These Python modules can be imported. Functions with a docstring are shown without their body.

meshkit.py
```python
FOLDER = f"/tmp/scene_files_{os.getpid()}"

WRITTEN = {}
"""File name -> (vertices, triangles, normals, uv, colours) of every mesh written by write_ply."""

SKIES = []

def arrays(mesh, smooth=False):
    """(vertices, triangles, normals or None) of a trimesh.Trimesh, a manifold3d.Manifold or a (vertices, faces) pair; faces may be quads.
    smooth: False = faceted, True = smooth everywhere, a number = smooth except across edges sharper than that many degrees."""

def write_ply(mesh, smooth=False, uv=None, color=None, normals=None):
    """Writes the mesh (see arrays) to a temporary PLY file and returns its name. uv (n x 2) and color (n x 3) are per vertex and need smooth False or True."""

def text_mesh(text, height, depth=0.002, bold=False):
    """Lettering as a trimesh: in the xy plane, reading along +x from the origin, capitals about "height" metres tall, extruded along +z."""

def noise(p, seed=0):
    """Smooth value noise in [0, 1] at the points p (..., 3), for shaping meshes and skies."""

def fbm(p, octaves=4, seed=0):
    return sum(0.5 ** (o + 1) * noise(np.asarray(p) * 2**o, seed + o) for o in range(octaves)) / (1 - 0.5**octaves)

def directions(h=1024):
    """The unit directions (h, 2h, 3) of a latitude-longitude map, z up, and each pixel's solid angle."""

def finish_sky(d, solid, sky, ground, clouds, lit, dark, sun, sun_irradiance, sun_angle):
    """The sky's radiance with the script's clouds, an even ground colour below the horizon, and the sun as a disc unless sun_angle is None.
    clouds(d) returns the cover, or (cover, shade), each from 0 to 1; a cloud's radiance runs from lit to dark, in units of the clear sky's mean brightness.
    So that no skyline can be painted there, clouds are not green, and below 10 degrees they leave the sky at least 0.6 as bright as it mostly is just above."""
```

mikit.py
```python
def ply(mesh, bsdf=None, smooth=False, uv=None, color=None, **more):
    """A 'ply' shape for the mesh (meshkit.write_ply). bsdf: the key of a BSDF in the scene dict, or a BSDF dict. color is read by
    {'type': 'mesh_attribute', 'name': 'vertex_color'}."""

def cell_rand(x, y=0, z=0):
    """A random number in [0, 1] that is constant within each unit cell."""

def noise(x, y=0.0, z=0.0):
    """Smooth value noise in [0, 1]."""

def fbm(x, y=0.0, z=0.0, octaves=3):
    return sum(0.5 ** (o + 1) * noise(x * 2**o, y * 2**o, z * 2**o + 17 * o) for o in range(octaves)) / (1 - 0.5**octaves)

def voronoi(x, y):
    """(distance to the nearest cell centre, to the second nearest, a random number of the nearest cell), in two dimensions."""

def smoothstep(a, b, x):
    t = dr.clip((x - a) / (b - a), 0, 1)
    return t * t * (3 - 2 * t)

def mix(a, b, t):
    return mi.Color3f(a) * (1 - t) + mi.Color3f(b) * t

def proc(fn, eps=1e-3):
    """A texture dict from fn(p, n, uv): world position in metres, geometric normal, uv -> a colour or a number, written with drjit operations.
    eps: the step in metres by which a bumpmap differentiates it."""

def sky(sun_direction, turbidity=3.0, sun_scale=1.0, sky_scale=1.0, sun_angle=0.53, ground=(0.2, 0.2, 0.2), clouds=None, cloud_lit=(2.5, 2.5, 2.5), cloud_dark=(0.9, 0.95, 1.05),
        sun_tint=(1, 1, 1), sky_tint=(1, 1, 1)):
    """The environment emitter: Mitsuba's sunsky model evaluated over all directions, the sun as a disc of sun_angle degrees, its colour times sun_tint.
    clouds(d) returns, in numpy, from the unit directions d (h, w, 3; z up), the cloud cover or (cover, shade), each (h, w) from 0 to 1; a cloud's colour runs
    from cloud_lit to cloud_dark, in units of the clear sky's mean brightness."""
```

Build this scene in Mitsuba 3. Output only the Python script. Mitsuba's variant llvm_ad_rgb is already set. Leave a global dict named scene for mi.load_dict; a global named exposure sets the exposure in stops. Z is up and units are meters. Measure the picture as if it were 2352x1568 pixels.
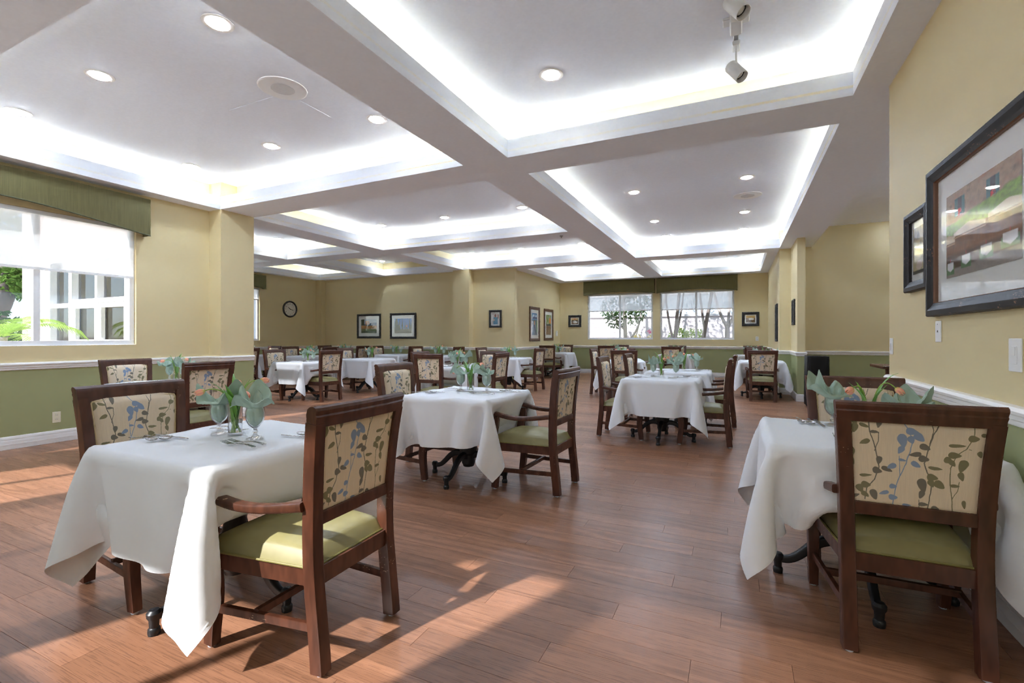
import math, random
import numpy as np, trimesh, mitsuba as mi, drjit as dr
import mikit, meshkit
from mikit import noise, fbm, cell_rand, smoothstep, mix, proc
from shapely.geometry import Polygon, box as sbox, LineString
from shapely.ops import unary_union
from scipy import ndimage
T = mi.ScalarTransform4f
PI = math.pi
rng = np.random.default_rng(7)
random.seed(7)

# ------------------------------------------------------------------ camera, sky, sun, exposure
YAW = math.radians(25.35); FPX = 1090.0; EYE = 1.2
FWD = np.array([-math.sin(YAW), math.cos(YAW), 0.0]); RGT = np.array([math.cos(YAW), math.sin(YAW), 0.0])
SUN = np.array([-0.284, -0.733, 0.616])
exposure = 1.0
scene = {
    'camera': {'type': 'perspective', 'fov': math.degrees(2*math.atan(1176/FPX)), 'fov_axis': 'x', 'near_clip': 0.02, 'far_clip': 300.0,
               'principal_point_offset_y': 9.7/1568,
               'to_world': T().look_at(origin=[0, 0, EYE], target=[float(FWD[0]), float(FWD[1]), EYE], up=[0, 0, 1])},
    'sky': mikit.sky(SUN, turbidity=3.5, sun_scale=4.3, sky_scale=3.8, ground=(0.3, 0.28, 0.25), sun_angle=1.2, sun_tint=(0.82, 1.0, 1.40)),
}
L_DOWN, L_COVE = 112.0, 19.0      # radiance of the recessed lamps and of the cove strips
labels = {}

# ------------------------------------------------------------------ helpers
def lin(r, g, b):
    return [((c/255)/12.92 if c <= 10 else ((c/255+.055)/1.055)**2.4) for c in (r, g, b)]
def rgb(r, g, b): return {'type': 'rgb', 'value': lin(r, g, b)}
def key_for(name, parent=None):
    k = name if parent is None else parent + '__' + name
    base, n = k, 0
    while k in used:
        n += 1; k = f'{base}_{n:03d}'
    used.add(k); return k
used = set()
def obj(name, shape, parent=None, M=None, label=None, cat=None, group=None, kind=None):
    k = key_for(name, parent)
    scene[k] = {**shape, 'to_world': M} if M is not None else shape
    tag(k, label, cat, group, kind); return k
def thing(name, label, cat, group=None, kind=None):
    k = key_for(name); tag(k, label, cat, group, kind); return k
def tag(k, label=None, cat=None, group=None, kind=None):
    d = {a: b for a, b in (('label', label), ('category', cat), ('group', group), ('kind', kind)) if b}
    if d: labels[k] = d
def P(mesh, mat, smooth=30, **k): return mikit.ply(mesh, mat, smooth, **k)
def cat_(ms): return trimesh.util.concatenate([m for m in ms if m is not None])
def at(x, y, z=0, deg=0): return T().translate([float(x), float(y), float(z)]).rotate([0, 0, 1], float(deg))
def box(x0, x1, y0, y1, z0, z1, b=0.0):
    if b <= 0:
        return trimesh.creation.box(bounds=[[x0, y0, z0], [x1, y1, z1]])
    pts = []
    for x, sx in ((x0, 1), (x1, -1)):
        for y, sy in ((y0, 1), (y1, -1)):
            for z, sz in ((z0, 1), (z1, -1)):
                pts += [[x, y+sy*b, z+sz*b], [x+sx*b, y, z+sz*b], [x+sx*b, y+sy*b, z]]
    return trimesh.convex.convex_hull(np.array(pts))
def grid_mesh(A, closed_u=False, closed_v=False):
    n, m = A.shape[:2]
    i, j = np.meshgrid(np.arange(n if closed_u else n-1), np.arange(m if closed_v else m-1), indexing='ij')
    a = i*m+j; b = ((i+1) % n)*m+j; c = ((i+1) % n)*m+(j+1) % m; d = i*m+(j+1) % m
    q = np.stack([a, b, c, d], -1).reshape(-1, 4)
    return trimesh.Trimesh(A.reshape(-1, 3), np.vstack([q[:, [0, 1, 2]], q[:, [0, 2, 3]]]), process=False)
def rsec(w, h, r, k=3):
    pts = []
    for cx, cy, a0 in ((w/2-r, h/2-r, 0), (-w/2+r, h/2-r, 90), (-w/2+r, -h/2+r, 180), (w/2-r, -h/2+r, 270)):
        for t in np.linspace(0, 90, k):
            a = math.radians(a0+t); pts.append([cx+r*math.cos(a), cy+r*math.sin(a)])
    return np.array(pts)
def csec(r, k=8):
    a = np.arange(k)*2*PI/k; return np.stack([r*np.cos(a), r*np.sin(a)], 1)
def sweep(path, sec, side=(1, 0, 0), scale=None, caps=True):
    p = np.asarray(path, float); n = len(p)
    t = np.gradient(p, axis=0); t /= np.linalg.norm(t, axis=1, keepdims=True)+1e-12
    s = np.broadcast_to(np.asarray(side, float), p.shape); s = s-(s*t).sum(1, keepdims=True)*t
    s /= np.linalg.norm(s, axis=1, keepdims=True)+1e-12
    u = np.cross(t, s)
    sc = np.ones((n, 2)) if scale is None else np.broadcast_to(np.asarray(scale, float).reshape(n, -1), (n, 2))
    sec = np.asarray(sec)
    A = p[:, None]+sec[None, :, :1]*sc[:, None, :1]*s[:, None]+sec[None, :, 1:]*sc[:, None, 1:]*u[:, None]
    m = grid_mesh(A, False, True); k = sec.shape[0]
    if caps:
        v = np.vstack([m.vertices, A[0].mean(0), A[-1].mean(0)]); c0 = len(m.vertices)
        i = np.arange(k); j = (i+1) % k
        f = np.vstack([m.faces, np.stack([i, j, i*0+c0], 1), np.stack([(n-1)*k+j, (n-1)*k+i, i*0+c0+1], 1)])
        m = trimesh.Trimesh(v, f, process=False)
    m.fix_normals() if m.is_watertight else None
    return m
def spline(pts, n=24):
    from scipy.interpolate import CubicSpline
    p = np.asarray(pts, float); d = np.r_[0, np.cumsum(np.linalg.norm(np.diff(p, axis=0), axis=1))]
    return CubicSpline(d, p)(np.linspace(0, d[-1], n))
def lathe(prof, n=24, closed=False):
    pr = np.asarray(prof, float); a = np.arange(n)*2*PI/n
    A = np.stack([pr[None, :, 0]*np.cos(a)[:, None], pr[None, :, 0]*np.sin(a)[:, None], np.broadcast_to(pr[None, :, 1], (n, len(pr)))], -1)
    m = grid_mesh(A, True, closed)
    return trimesh.Trimesh(m.vertices, m.faces, process=False)
def extr(poly, h, M=None):
    ms = [trimesh.creation.extrude_polygon(g, h, engine='earcut') for g in getattr(poly, 'geoms', [poly]) if g.area > 1e-9]
    m = cat_(ms)
    if M is not None: m.apply_transform(np.array(M, float))
    return m
def frame_at(o, ex, ey):
    ex = np.array(ex, float); ey = np.array(ey, float); M = np.eye(4)
    M[:3, 0], M[:3, 1], M[:3, 2], M[:3, 3] = ex, ey, np.cross(ex, ey), o
    return M

# ------------------------------------------------------------------ materials
def bsdf(name, **k): scene[name] = {'type': 'twosided', 'b': k}
def principled(name, color, rough=0.5, **k):
    bsdf(name, type='principled', base_color=color, roughness=rough, **k)

def f_wall(p, n, uv):
    up = smoothstep(0.868, 0.872, p.z)
    mott = 0.96+0.08*fbm(p.x*1.3, p.y*1.3, p.z*1.3, 3)
    return mix(lin(160, 164, 120), lin(220, 204, 160), up)*mott
principled('m_wall', proc(f_wall), 0.55, specular=0.3)
def f_ceil(p, n, uv): return mi.Color3f(lin(234, 238, 247))*(0.98+0.04*noise(p.x*60, p.y*60, p.z*60))
principled('m_ceiling', proc(f_ceil), 0.8, specular=0.2)
principled('m_cove', rgb(240, 230, 200), 0.7, specular=0.2)
principled('m_trim', rgb(238, 236, 233), 0.35)
principled('m_white_frame', rgb(236, 237, 238), 0.35)

def f_floor(p, n, uv):
    row = dr.floor((p.y+0.55)/0.128)
    off = (row*0.6180339+0.13*cell_rand(row, 3)) ; off = (off-dr.floor(off))
    col = dr.floor(p.x/1.21+off*1.0)
    r1 = cell_rand(row, col, 5); r2 = cell_rand(row, col, 9)
    warp = fbm(p.x*0.9+r1*40, p.y*7+r2*30, 0, 3)
    ring = dr.sin((p.y*26+warp*7.5+r1*9)*3.2)
    fine = fbm(p.x*7+r2*20, p.y*230, 0, 3)
    pore = smoothstep(0.62, 0.78, noise(p.x*16, p.y*420))
    c = mix(lin(122, 84, 62), lin(156, 112, 86), 0.5+0.32*ring*smoothstep(0.3, 0.7, warp)+0.35*(fine-0.5))
    c = c*(0.80+0.34*r1)*(1-0.22*pore)
    return mi.Color3f(c)
def f_floor_r(p, n, uv): return 0.27+0.16*fbm(p.x*2.3, p.y*2.3, 0, 3)+0.05*noise(p.x*14, p.y*300)
principled('m_floor', proc(f_floor), proc(f_floor_r), specular=0.4)
principled('m_floor_base', rgb(60, 38, 26), 0.8)

def f_wood(p, n, uv):
    g = fbm(p.x*38, p.y*38, p.z*7, 3)
    c = mix(lin(60, 33, 22), lin(82, 46, 31), smoothstep(0.2, 0.8, g))
    scuff = smoothstep(0.86, 0.90, noise(p.x*130, p.y*130, p.z*220))*smoothstep(0.74, 0.80, noise(p.x*8+3, p.y*8, p.z*8))
    return mix(c, mi.Color3f(lin(190, 165, 140)), scuff*0.8)
principled('m_wood', proc(f_wood), 0.33, specular=0.5)
def f_vinyl(p, n, uv):
    return mix(lin(126, 119, 76), lin(142, 135, 92), fbm(p.x*18, p.y*18, p.z*18, 3))
principled('m_vinyl', proc(f_vinyl), 0.38, specular=0.5)
principled('m_piping', rgb(118, 110, 60), 0.45)
principled('m_glide', rgb(190, 196, 205), 0.4)

# the printed upholstery: trailing stems with leaves, in olive and blue on cream; metres on the panel, 0.42 x 0.33
OL, GR, BL, DK = 0, 1, 2, 3
def px(x, y): return ((x-622)/633*0.42, (790-y)/455*0.33)
STEM = [(GR, 4.2, [(718, 330), (722, 400), (745, 470), (758, 530), (766, 585), (742, 650), (700, 700), (688, 760)]), (GR, 3, [(766, 405), (764, 450), (745, 500)]),
        (BL, 3.6, [(872, 330), (905, 380), (925, 430), (920, 480), (896, 560), (866, 630), (845, 700), (836, 770)]), (BL, 2.6, [(866, 520), (868, 580), (870, 620)]),
        (GR, 4.2, [(1046, 340), (1020, 400), (1000, 480), (985, 545), (1000, 590), (1026, 640), (1020, 700), (1008, 790)]), (GR, 3, [(1012, 345), (1018, 390), (1005, 450)]), (GR, 2.6, [(966, 735), (970, 780)]),
        (OL, 3.4, [(1190, 340), (1194, 400), (1168, 460), (1130, 490), (1106, 560), (1110, 640), (1124, 710), (1132, 795)]), (OL, 2.6, [(1151, 625), (1146, 670), (1126, 710)]), (OL, 2.4, [(1180, 460), (1190, 462)]),
        (OL, 3.2, [(660, 330), (640, 400), (618, 460)])]
LEAF = [(OL, 648, 348, 30, 13, 70), (OL, 648, 388, 24, 14, 100), (OL, 630, 512, 26, 14, 80), (OL, 626, 560, 24, 14, 60), (OL, 697, 372, 24, 9, 20), (GR, 768, 356, 26, 12, 100), (GR, 746, 403, 20, 7, 8), (OL, 697, 458, 25, 11, 155), (GR, 767, 548, 21, 12, 100), (GR, 757, 603, 22, 15, 15), (GR, 806, 592, 27, 11, 20), (OL, 697, 633, 29, 7, -4), (OL, 664, 706, 22, 16, 60), (OL, 696, 683, 24, 15, 0), (GR, 737, 731, 27, 16, 70), (OL, 690, 735, 20, 11, 30), (GR, 640, 745, 20, 8, -20),
        (BL, 924, 390, 27, 15, 10), (BL, 880, 440, 36, 18, 80), (BL, 957, 418, 26, 16, 40), (BL, 920, 432, 20, 14, 70), (BL, 872, 488, 22, 12, 120), (BL, 881, 539, 17, 6, 5), (BL, 946, 556, 23, 12, 30), (BL, 829, 575, 22, 12, 150), (BL, 836, 678, 18, 11, 0), (BL, 789, 716, 24, 9, 160), (BL, 836, 735, 20, 13, 0), (BL, 905, 768, 20, 6, 0),
        (GR, 985, 465, 24, 13, 20), (GR, 940, 505, 27, 10, 170), (GR, 982, 524, 22, 15, 10), (OL, 1037, 567, 30, 8, 5), (OL, 1026, 614, 24, 16, 10), (GR, 980, 660, 36, 18, 75), (OL, 1062, 648, 26, 16, 35), (OL, 1022, 645, 20, 13, 60), (GR, 977, 706, 22, 12, 110), (GR, 988, 755, 22, 9, 0), (GR, 1050, 772, 21, 12, 20),
        (OL, 1195, 406, 22, 14, 0), (OL, 1240, 388, 16, 9, 10), (OL, 1128, 446, 34, 8, -3), (OL, 1121, 494, 26, 14, 0), (OL, 1094, 522, 20, 14, 30), (OL, 1160, 545, 32, 17, 105), (OL, 1113, 535, 18, 11, 50), (OL, 1158, 597, 22, 12, 70), (OL, 1132, 645, 20, 7, 0), (OL, 1182, 735, 20, 8, 80), (OL, 1150, 787, 22, 8, 0), (OL, 1230, 482, 16, 10, 70)]
PCOL = [lin(128, 122, 92), lin(118, 112, 100), lin(136, 152, 176), lin(80, 72, 56)]
def f_fabric(p, n, uv):
    x = uv.x*0.42; y = uv.y*0.33
    rib = 0.93+0.10*noise(uv.x*420, uv.y*9)
    c = mi.Color3f(lin(224, 207, 182))*rib
    wx = x+0.0022*(noise(x*70, y*70)-0.5); wy = y+0.0022*(noise(x*70+9, y*70)-0.5)
    e = 0.0006
    for ci, w, pts in STEM:
        q = [px(*t) for t in pts]; d = mi.Float(1)
        for (ax, ay), (bx, by) in zip(q[:-1], q[1:]):
            vx, vy = bx-ax, by-ay; h = dr.clip(((wx-ax)*vx+(wy-ay)*vy)/(vx*vx+vy*vy), 0, 1)
            d = dr.minimum(d, dr.square(wx-ax-vx*h)+dr.square(wy-ay-vy*h))
        r = w*0.00046
        c = mix(c, mi.Color3f(PCOL[ci]), 1-smoothstep(r-e, r+e, dr.sqrt(d)))
    for ci, lx, ly, ll, lw, ang in LEAF:
        cx, cy = px(lx, ly); a = ll*0.00074; b = lw*0.00079; cs, sn = math.cos(math.radians(-ang)), math.sin(math.radians(-ang))
        u = ((wx-cx)*cs+(wy-cy)*sn)/a; v = ((wy-cy)*cs-(wx-cx)*sn)/b
        h = dr.sqrt(dr.maximum(1-u*u, 0))*(1.0-0.42*u)
        m = (1-smoothstep(-0.12, 0.12, dr.abs(v)-h))*dr.select(dr.abs(u) < 1, 1.0, 0.0)
        c = mix(c, mi.Color3f(PCOL[ci]), m)
    return c
principled('m_fabric', proc(f_fabric), 0.75, specular=0.2, sheen=0.3)
principled('m_fabric_edge', rgb(205, 186, 146), 0.75, specular=0.2)

def f_cloth_bump(p, n, uv):
    def ridge(t, w): return dr.exp(-dr.square(t/w))
    b = ridge(uv.x-0.5, 0.004)+ridge(uv.y-0.5, 0.004)+0.7*ridge(uv.x-0.22, 0.003)+0.7*ridge(uv.y-0.79, 0.003)
    ed = dr.minimum(dr.minimum(uv.x, 1-uv.x), dr.minimum(uv.y, 1-uv.y))
    b += 1.2*smoothstep(0.014, 0.012, ed)
    return b+2.2*fbm(uv.x*9, uv.y*9, 0, 3)
scene['m_cloth'] = {'type': 'twosided', 'b': {'type': 'bumpmap', 'scale': 0.0011, 't': proc(f_cloth_bump, eps=0.002), 'b': {'type': 'diffuse', 'reflectance': rgb(236, 239, 243)}}}
principled('m_napkin', rgb(160, 180, 164), 0.8, specular=0.2, sheen=0.3)
principled('m_iron', rgb(26, 27, 30), 0.42, specular=0.5)
principled('m_tabletop', rgb(58, 34, 22), 0.5)
scene['m_glass'] = {'type': 'thindielectric', 'int_ior': 1.5}
scene['m_solid_glass'] = {'type': 'dielectric', 'int_ior': 1.5}
scene['m_water'] = {'type': 'dielectric', 'int_ior': 1.33}
scene['m_pane'] = {'type': 'thindielectric', 'int_ior': 1.5}
scene['m_pane_tinted'] = {'type': 'thindielectric', 'int_ior': 1.52, 'specular_transmittance': {'type': 'rgb', 'value': [0.26, 0.27, 0.29]}}
scene['m_shade'] = {'type': 'blendbsdf', 'weight': 0.78, 'a': {'type': 'thindielectric', 'int_ior': 1.1}, 'b': {'type': 'principledthin', 'base_color': rgb(238, 238, 236), 'roughness': 0.8, 'diff_trans': 1.3, 'spec_trans': 0.0}}
scene['m_steel'] = {'type': 'twosided', 'b': {'type': 'roughconductor', 'material': 'none', 'specular_reflectance': rgb(205, 204, 202), 'alpha': 0.16}}
def f_valance(p, n, uv):
    s = fbm((p.x+p.y)*170, p.z*6, 0, 3)
    return mix(lin(78, 73, 42), lin(98, 91, 56), s)
principled('m_valance', proc(f_valance), 0.7, specular=0.25, sheen=0.4)
principled('m_valance_edge', rgb(66, 68, 42), 0.7)
principled('m_leaf', rgb(108, 156, 66), 0.4, specular=0.5)
principled('m_stem', rgb(140, 170, 72), 0.45)
VC = {'type': 'mesh_attribute', 'name': 'vertex_color'}
principled('m_vertex', VC, 0.5, specular=0.3)
principled('m_print', VC, 0.6, specular=0.2)
def f_frame(p, n, uv):
    s = smoothstep(0.76, 0.80, noise(p.x*7+2, p.y*16, p.z*16))*smoothstep(0.70, 0.78, noise(p.x*400, (p.y+p.z)*90, (p.y-p.z)*90))
    return mix(lin(24, 20, 20), lin(120, 78, 50), s)
principled('m_frame', proc(f_frame), 0.42, specular=0.25)
principled('m_frame_brown', rgb(84, 54, 34), 0.4)
principled('m_gold', rgb(96, 62, 38), 0.45)
principled('m_mat', rgb(232, 234, 233), 0.8)
principled('m_black', rgb(20, 20, 22), 0.45)
principled('m_black_sheet', rgb(12, 12, 15), 0.45, specular=0.3)
principled('m_plate', rgb(240, 240, 240), 0.35)
principled('m_ivory', rgb(226, 220, 196), 0.4)
principled('m_dark_slot', rgb(60, 56, 50), 0.6)
principled('m_grey', rgb(215, 215, 215), 0.5)
principled('m_clock_face', rgb(228, 226, 220), 0.5)
principled('m_lamp_metal', rgb(214, 214, 212), 0.4)
principled('m_chrome', rgb(150, 150, 152), 0.3, metallic=0.8)
principled('m_stucco', rgb(214, 196, 192), 0.9)
principled('m_bark', rgb(168, 160, 156), 0.9)
principled('m_bark_dark', rgb(116, 106, 102), 0.9)
principled('m_siding', rgb(206, 200, 206), 0.85)
principled('m_lattice', rgb(224, 224, 230), 0.7)
def thin_leaf(name, c): scene[name] = {'type': 'principledthin', 'base_color': c, 'roughness': 0.6, 'diff_trans': 0.7, 'spec_trans': 0.0}
thin_leaf('m_foliage', rgb(96, 128, 62)); thin_leaf('m_foliage_dark', rgb(70, 98, 58)); thin_leaf('m_foliage_light', rgb(150, 182, 84)); thin_leaf('m_petal_yellow', rgb(244, 226, 120)); thin_leaf('m_petal_pink', rgb(236, 110, 170))
principled('m_ground', rgb(190, 186, 178), 0.95)
principled('m_house', rgb(210, 212, 214), 0.8)

# ------------------------------------------------------------------ the room: floor of planks
PW, PLN = 0.128, 1.21
FLOOR = Polygon([(-12.45, 4.7), (-6.76, 4.7), (-6.76, 4.41), (-7.03, 4.41), (-7.03, -.55), (1.02, -.55), (1.02, 4.37), (4.0, 4.37), (4.0, 11.45), (0.81, 11.45), (0.81, 15.45), (-5.5, 15.45), (-5.5, 11.45), (-12.45, 11.45)])
obj('floor', P(extr(FLOOR.buffer(.08), .1, frame_at((0, 0, -.1035), (1, 0, 0), (0, 1, 0))), 'm_floor_base', False), label='wood plank floor of the dining room', kind='structure')
def np_cell(x, y=0, z=0):
    M = 0xFFFFFFFF
    x, y, z = (int(math.floor(v))+1000000 for v in (x, y, z))
    h = (x*374761393+y*668265263+z*2147483647) & M; h = ((h ^ (h >> 13))*1274126177) & M
    return ((h ^ (h >> 16)) & 0xFFFFFF)/16777215.0
from shapely import prepared
PF = prepared.prep(FLOOR)
planks = []
for row in range(int((15.45+.55)/PW)+1):
    off = row*0.6180339+0.13*np_cell(row, 3); off -= math.floor(off)
    y0, y1 = -.55+row*PW, min(-.55+(row+1)*PW, 15.45)
    for col in range(-12, 6):
        x0, x1 = (col-off)*PLN, (col+1-off)*PLN
        g = sbox(x0, y0, x1, y1)
        if not PF.intersects(g): continue
        if not PF.contains(g):
            g = FLOOR.intersection(g)
            if g.area < 2e-4: continue
            x0, _, x1, _ = g.bounds
        d = np.array([(x0+x1)/2, (y0+y1)/2, 0]); dep = d@FWD; lat = d@RGT
        vis = dep > 1.35 and abs(lat) < dep*1.1+.3
        planks.append((dep if vis else 99+abs(dep), x0, x1, y0, y1))
planks.sort()
def plank_mesh(x0, x1, y0, y1, c=0.0007, g=0.0003):
    a = np.array([[x0+g, y0+g, -.003], [x1-g, y0+g, -.003], [x1-g, y1-g, -.003], [x0+g, y1-g, -.003], [x0+c, y0+c, 0], [x1-c, y0+c, 0], [x1-c, y1-c, 0], [x0+c, y1-c, 0]])
    f = [[4, 5, 6], [4, 6, 7]]
    for i in range(4):
        j = (i+1) % 4; f += [[i, j, 4+j], [i, 4+j, 4+i]]
    return trimesh.Trimesh(a, f, process=False)
for _, *r in planks[:290]: obj('plank', P(plank_mesh(*r), 'm_floor', False), 'floor')
obj('far_planks', P(cat_([plank_mesh(*r) for _, *r in planks[290:]]), 'm_floor', False), 'floor', kind='stuff')

# ------------------------------------------------------------------ walls with openings, trim
ZC, ZS, ZL = 3.45, 3.055, 3.24
def wall(name, p0, p1, thick, label, holes=(), z0=0.0, z1=ZC, mat='m_wall', parent=None):
    # the inner face runs p0 -> p1 with the room on its left; holes are (s0, s1, z0, z1) along the run
    p0, p1 = np.array([*p0, 0.0]), np.array([*p1, 0.0]); L = np.linalg.norm(p1-p0); ex = (p1-p0)/L
    g = sbox(0, z0, L, z1)
    for h in holes: g = g.difference(sbox(h[0], h[2], h[1], h[3]))
    m = extr(g, thick, frame_at(p0, ex, (0, 0, 1)))   # extruded along ex x z = outward (to the right of the run)
    return obj(name, P(m, mat, False), parent, label=label, kind='structure' if parent is None else None)
SILL, HEAD = 1.105, 2.62
WALLC = 'cream painted wall with green wainscot and white chair rail, '
wall('wall_rear', (-7.03, -.55), (1.02, -.55), .15, WALLC+'behind the viewer', [(0.08, 1.45, SILL, 2.45), (1.62, 3.80, SILL, 2.45), (3.93, 5.25, SILL, 2.45), (5.42, 7.80, SILL, 2.45)])
wall('wall_right', (1.02, -.55), (1.02, 4.37), .16, WALLC+'at the right with the large framed print')
wall('wall_alcove_near', (1.18, 4.37), (4.0, 4.37), .15, WALLC+'near side of the alcove')
wall('wall_alcove_right', (4.0, 4.37), (4.0, 11.45), .15, WALLC+'right side of the alcove', [(0.9, 3.6, 0.9, 2.5)])
wall('wall_alcove_back', (4.0, 11.45), (0.81, 11.45), .15, WALLC+'end of the alcove behind the black covered cart')
wall('wall_right_back', (0.81, 11.45), (0.81, 15.45), .15, WALLC+'right rear corner')
wall('wall_back', (0.81, 15.45), (-5.5, 15.45), .15, WALLC+'at the far end with two windows', [(0.81+0.07, 0.81+2.18, 1.13, HEAD), (0.81+2.40, 0.81+4.52, 1.13, HEAD)])
wall('wall_side_back', (-5.5, 15.45), (-5.5, 11.45), .15, WALLC+'with two narrow framed prints')
wall('wall_back_left', (-5.5+.15, 11.45), (-12.45, 11.45), .15, WALLC+'with two landscape photographs')
wall('wall_left_far', (-12.45, 11.45), (-12.45, 4.7), .15, WALLC+'with the round clock', [(2.18, 5.2, SILL, HEAD)])
wall('wall_step', (-12.45, 4.78), (-6.9, 4.78), .12, 'exterior stucco wall with white window frames seen through the left window', [(0.12, 5.3, 1.02, 2.72)], mat='m_wall')
obj('wall_step_outer', P(extr(sbox(-12.45-1.05, -.1, -7.1, 3.9).difference(sbox(-12.33, 1.02, -7.2, 2.72)), .08, frame_at((0, 4.66, 0), (1, 0, 0), (0, 0, 1))), 'm_stucco', False), label='pale pink stucco outer wall of the building wing outside the left window', kind='structure')
wall('wall_left', (-7.03, 4.41), (-7.03, -.55), .15, WALLC+'at the left with the wide window', [(4.41-3.47, 4.41-0.62, SILL, HEAD)])
obj('wall_left_pier', P(box(-7.03, -6.76, 4.41, 4.93, 0, ZS+.02), 'm_wall', False), label='cream pier with green wainscot at the end of the left wall', kind='structure')
obj('wall_left_end', P(box(-7.18, -6.76, 4.41, 4.78, 0, ZC), 'm_wall', False), label='end of the left wall', kind='structure')
obj('wall_right_pier', P(box(1.02, 1.15, 10.3, 11.46, 0, ZS+.02), 'm_wall', False), label='narrow cream pier beside the alcove', kind='structure')
obj('wall_back_column', P(box(-7.13, -6.62, 11.22, 11.46, 0, ZS+.02), 'm_wall', False), label='cream column standing out of the back wall', kind='structure')
obj('wall_corner_column', P(box(-12.46, -12.2, 11.28, 11.46, 0, ZS+.02), 'm_wall', False), label='slim cream column in the far left corner', kind='structure')

RAIL = np.array([(0, .845), (.012, .845), (.016, .852), (.016, .866), (.022, .872), (.022, .888), (.034, .896), (.036, .908), (.030, .916), (.026, .922), (.012, .926), (0, .926)])
BASE = np.array([(0, .002), (.018, .002), (.018, .05), (.022, .054), (.018, .060), (.018, .092), (.013, .100), (.015, .108), (.010, .130), (.004, .140), (0, .140)])
def trim(path, prof):
    p = np.array(path, float); n = len(p); out = []
    d = np.diff(p, axis=0); d /= np.linalg.norm(d, axis=1, keepdims=True); nrm = np.stack([-d[:, 1], d[:, 0]], 1)
    for i in range(n):
        if i == 0: m = nrm[0]
        elif i == n-1: m = nrm[-1]
        else:
            m = nrm[i-1]+nrm[i]; m = m/(1+nrm[i-1]@nrm[i])
        out.append(np.stack([p[i, 0]+prof[:, 0]*m[0], p[i, 1]+prof[:, 0]*m[1], prof[:, 1]], 1))
    A = np.array(out); g = grid_mesh(A, False, True); k = len(prof)
    caps = [np.r_[np.zeros(1)]]
    f = [g.faces]
    for base, flip in ((0, False), ((n-1)*k, True)):
        tri = np.array([[base, base+j, base+j+1] for j in range(1, k-1)]); f.append(tri[:, ::-1] if flip else tri)
    return trimesh.Trimesh(g.vertices, np.vstack(f), process=False)
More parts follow.
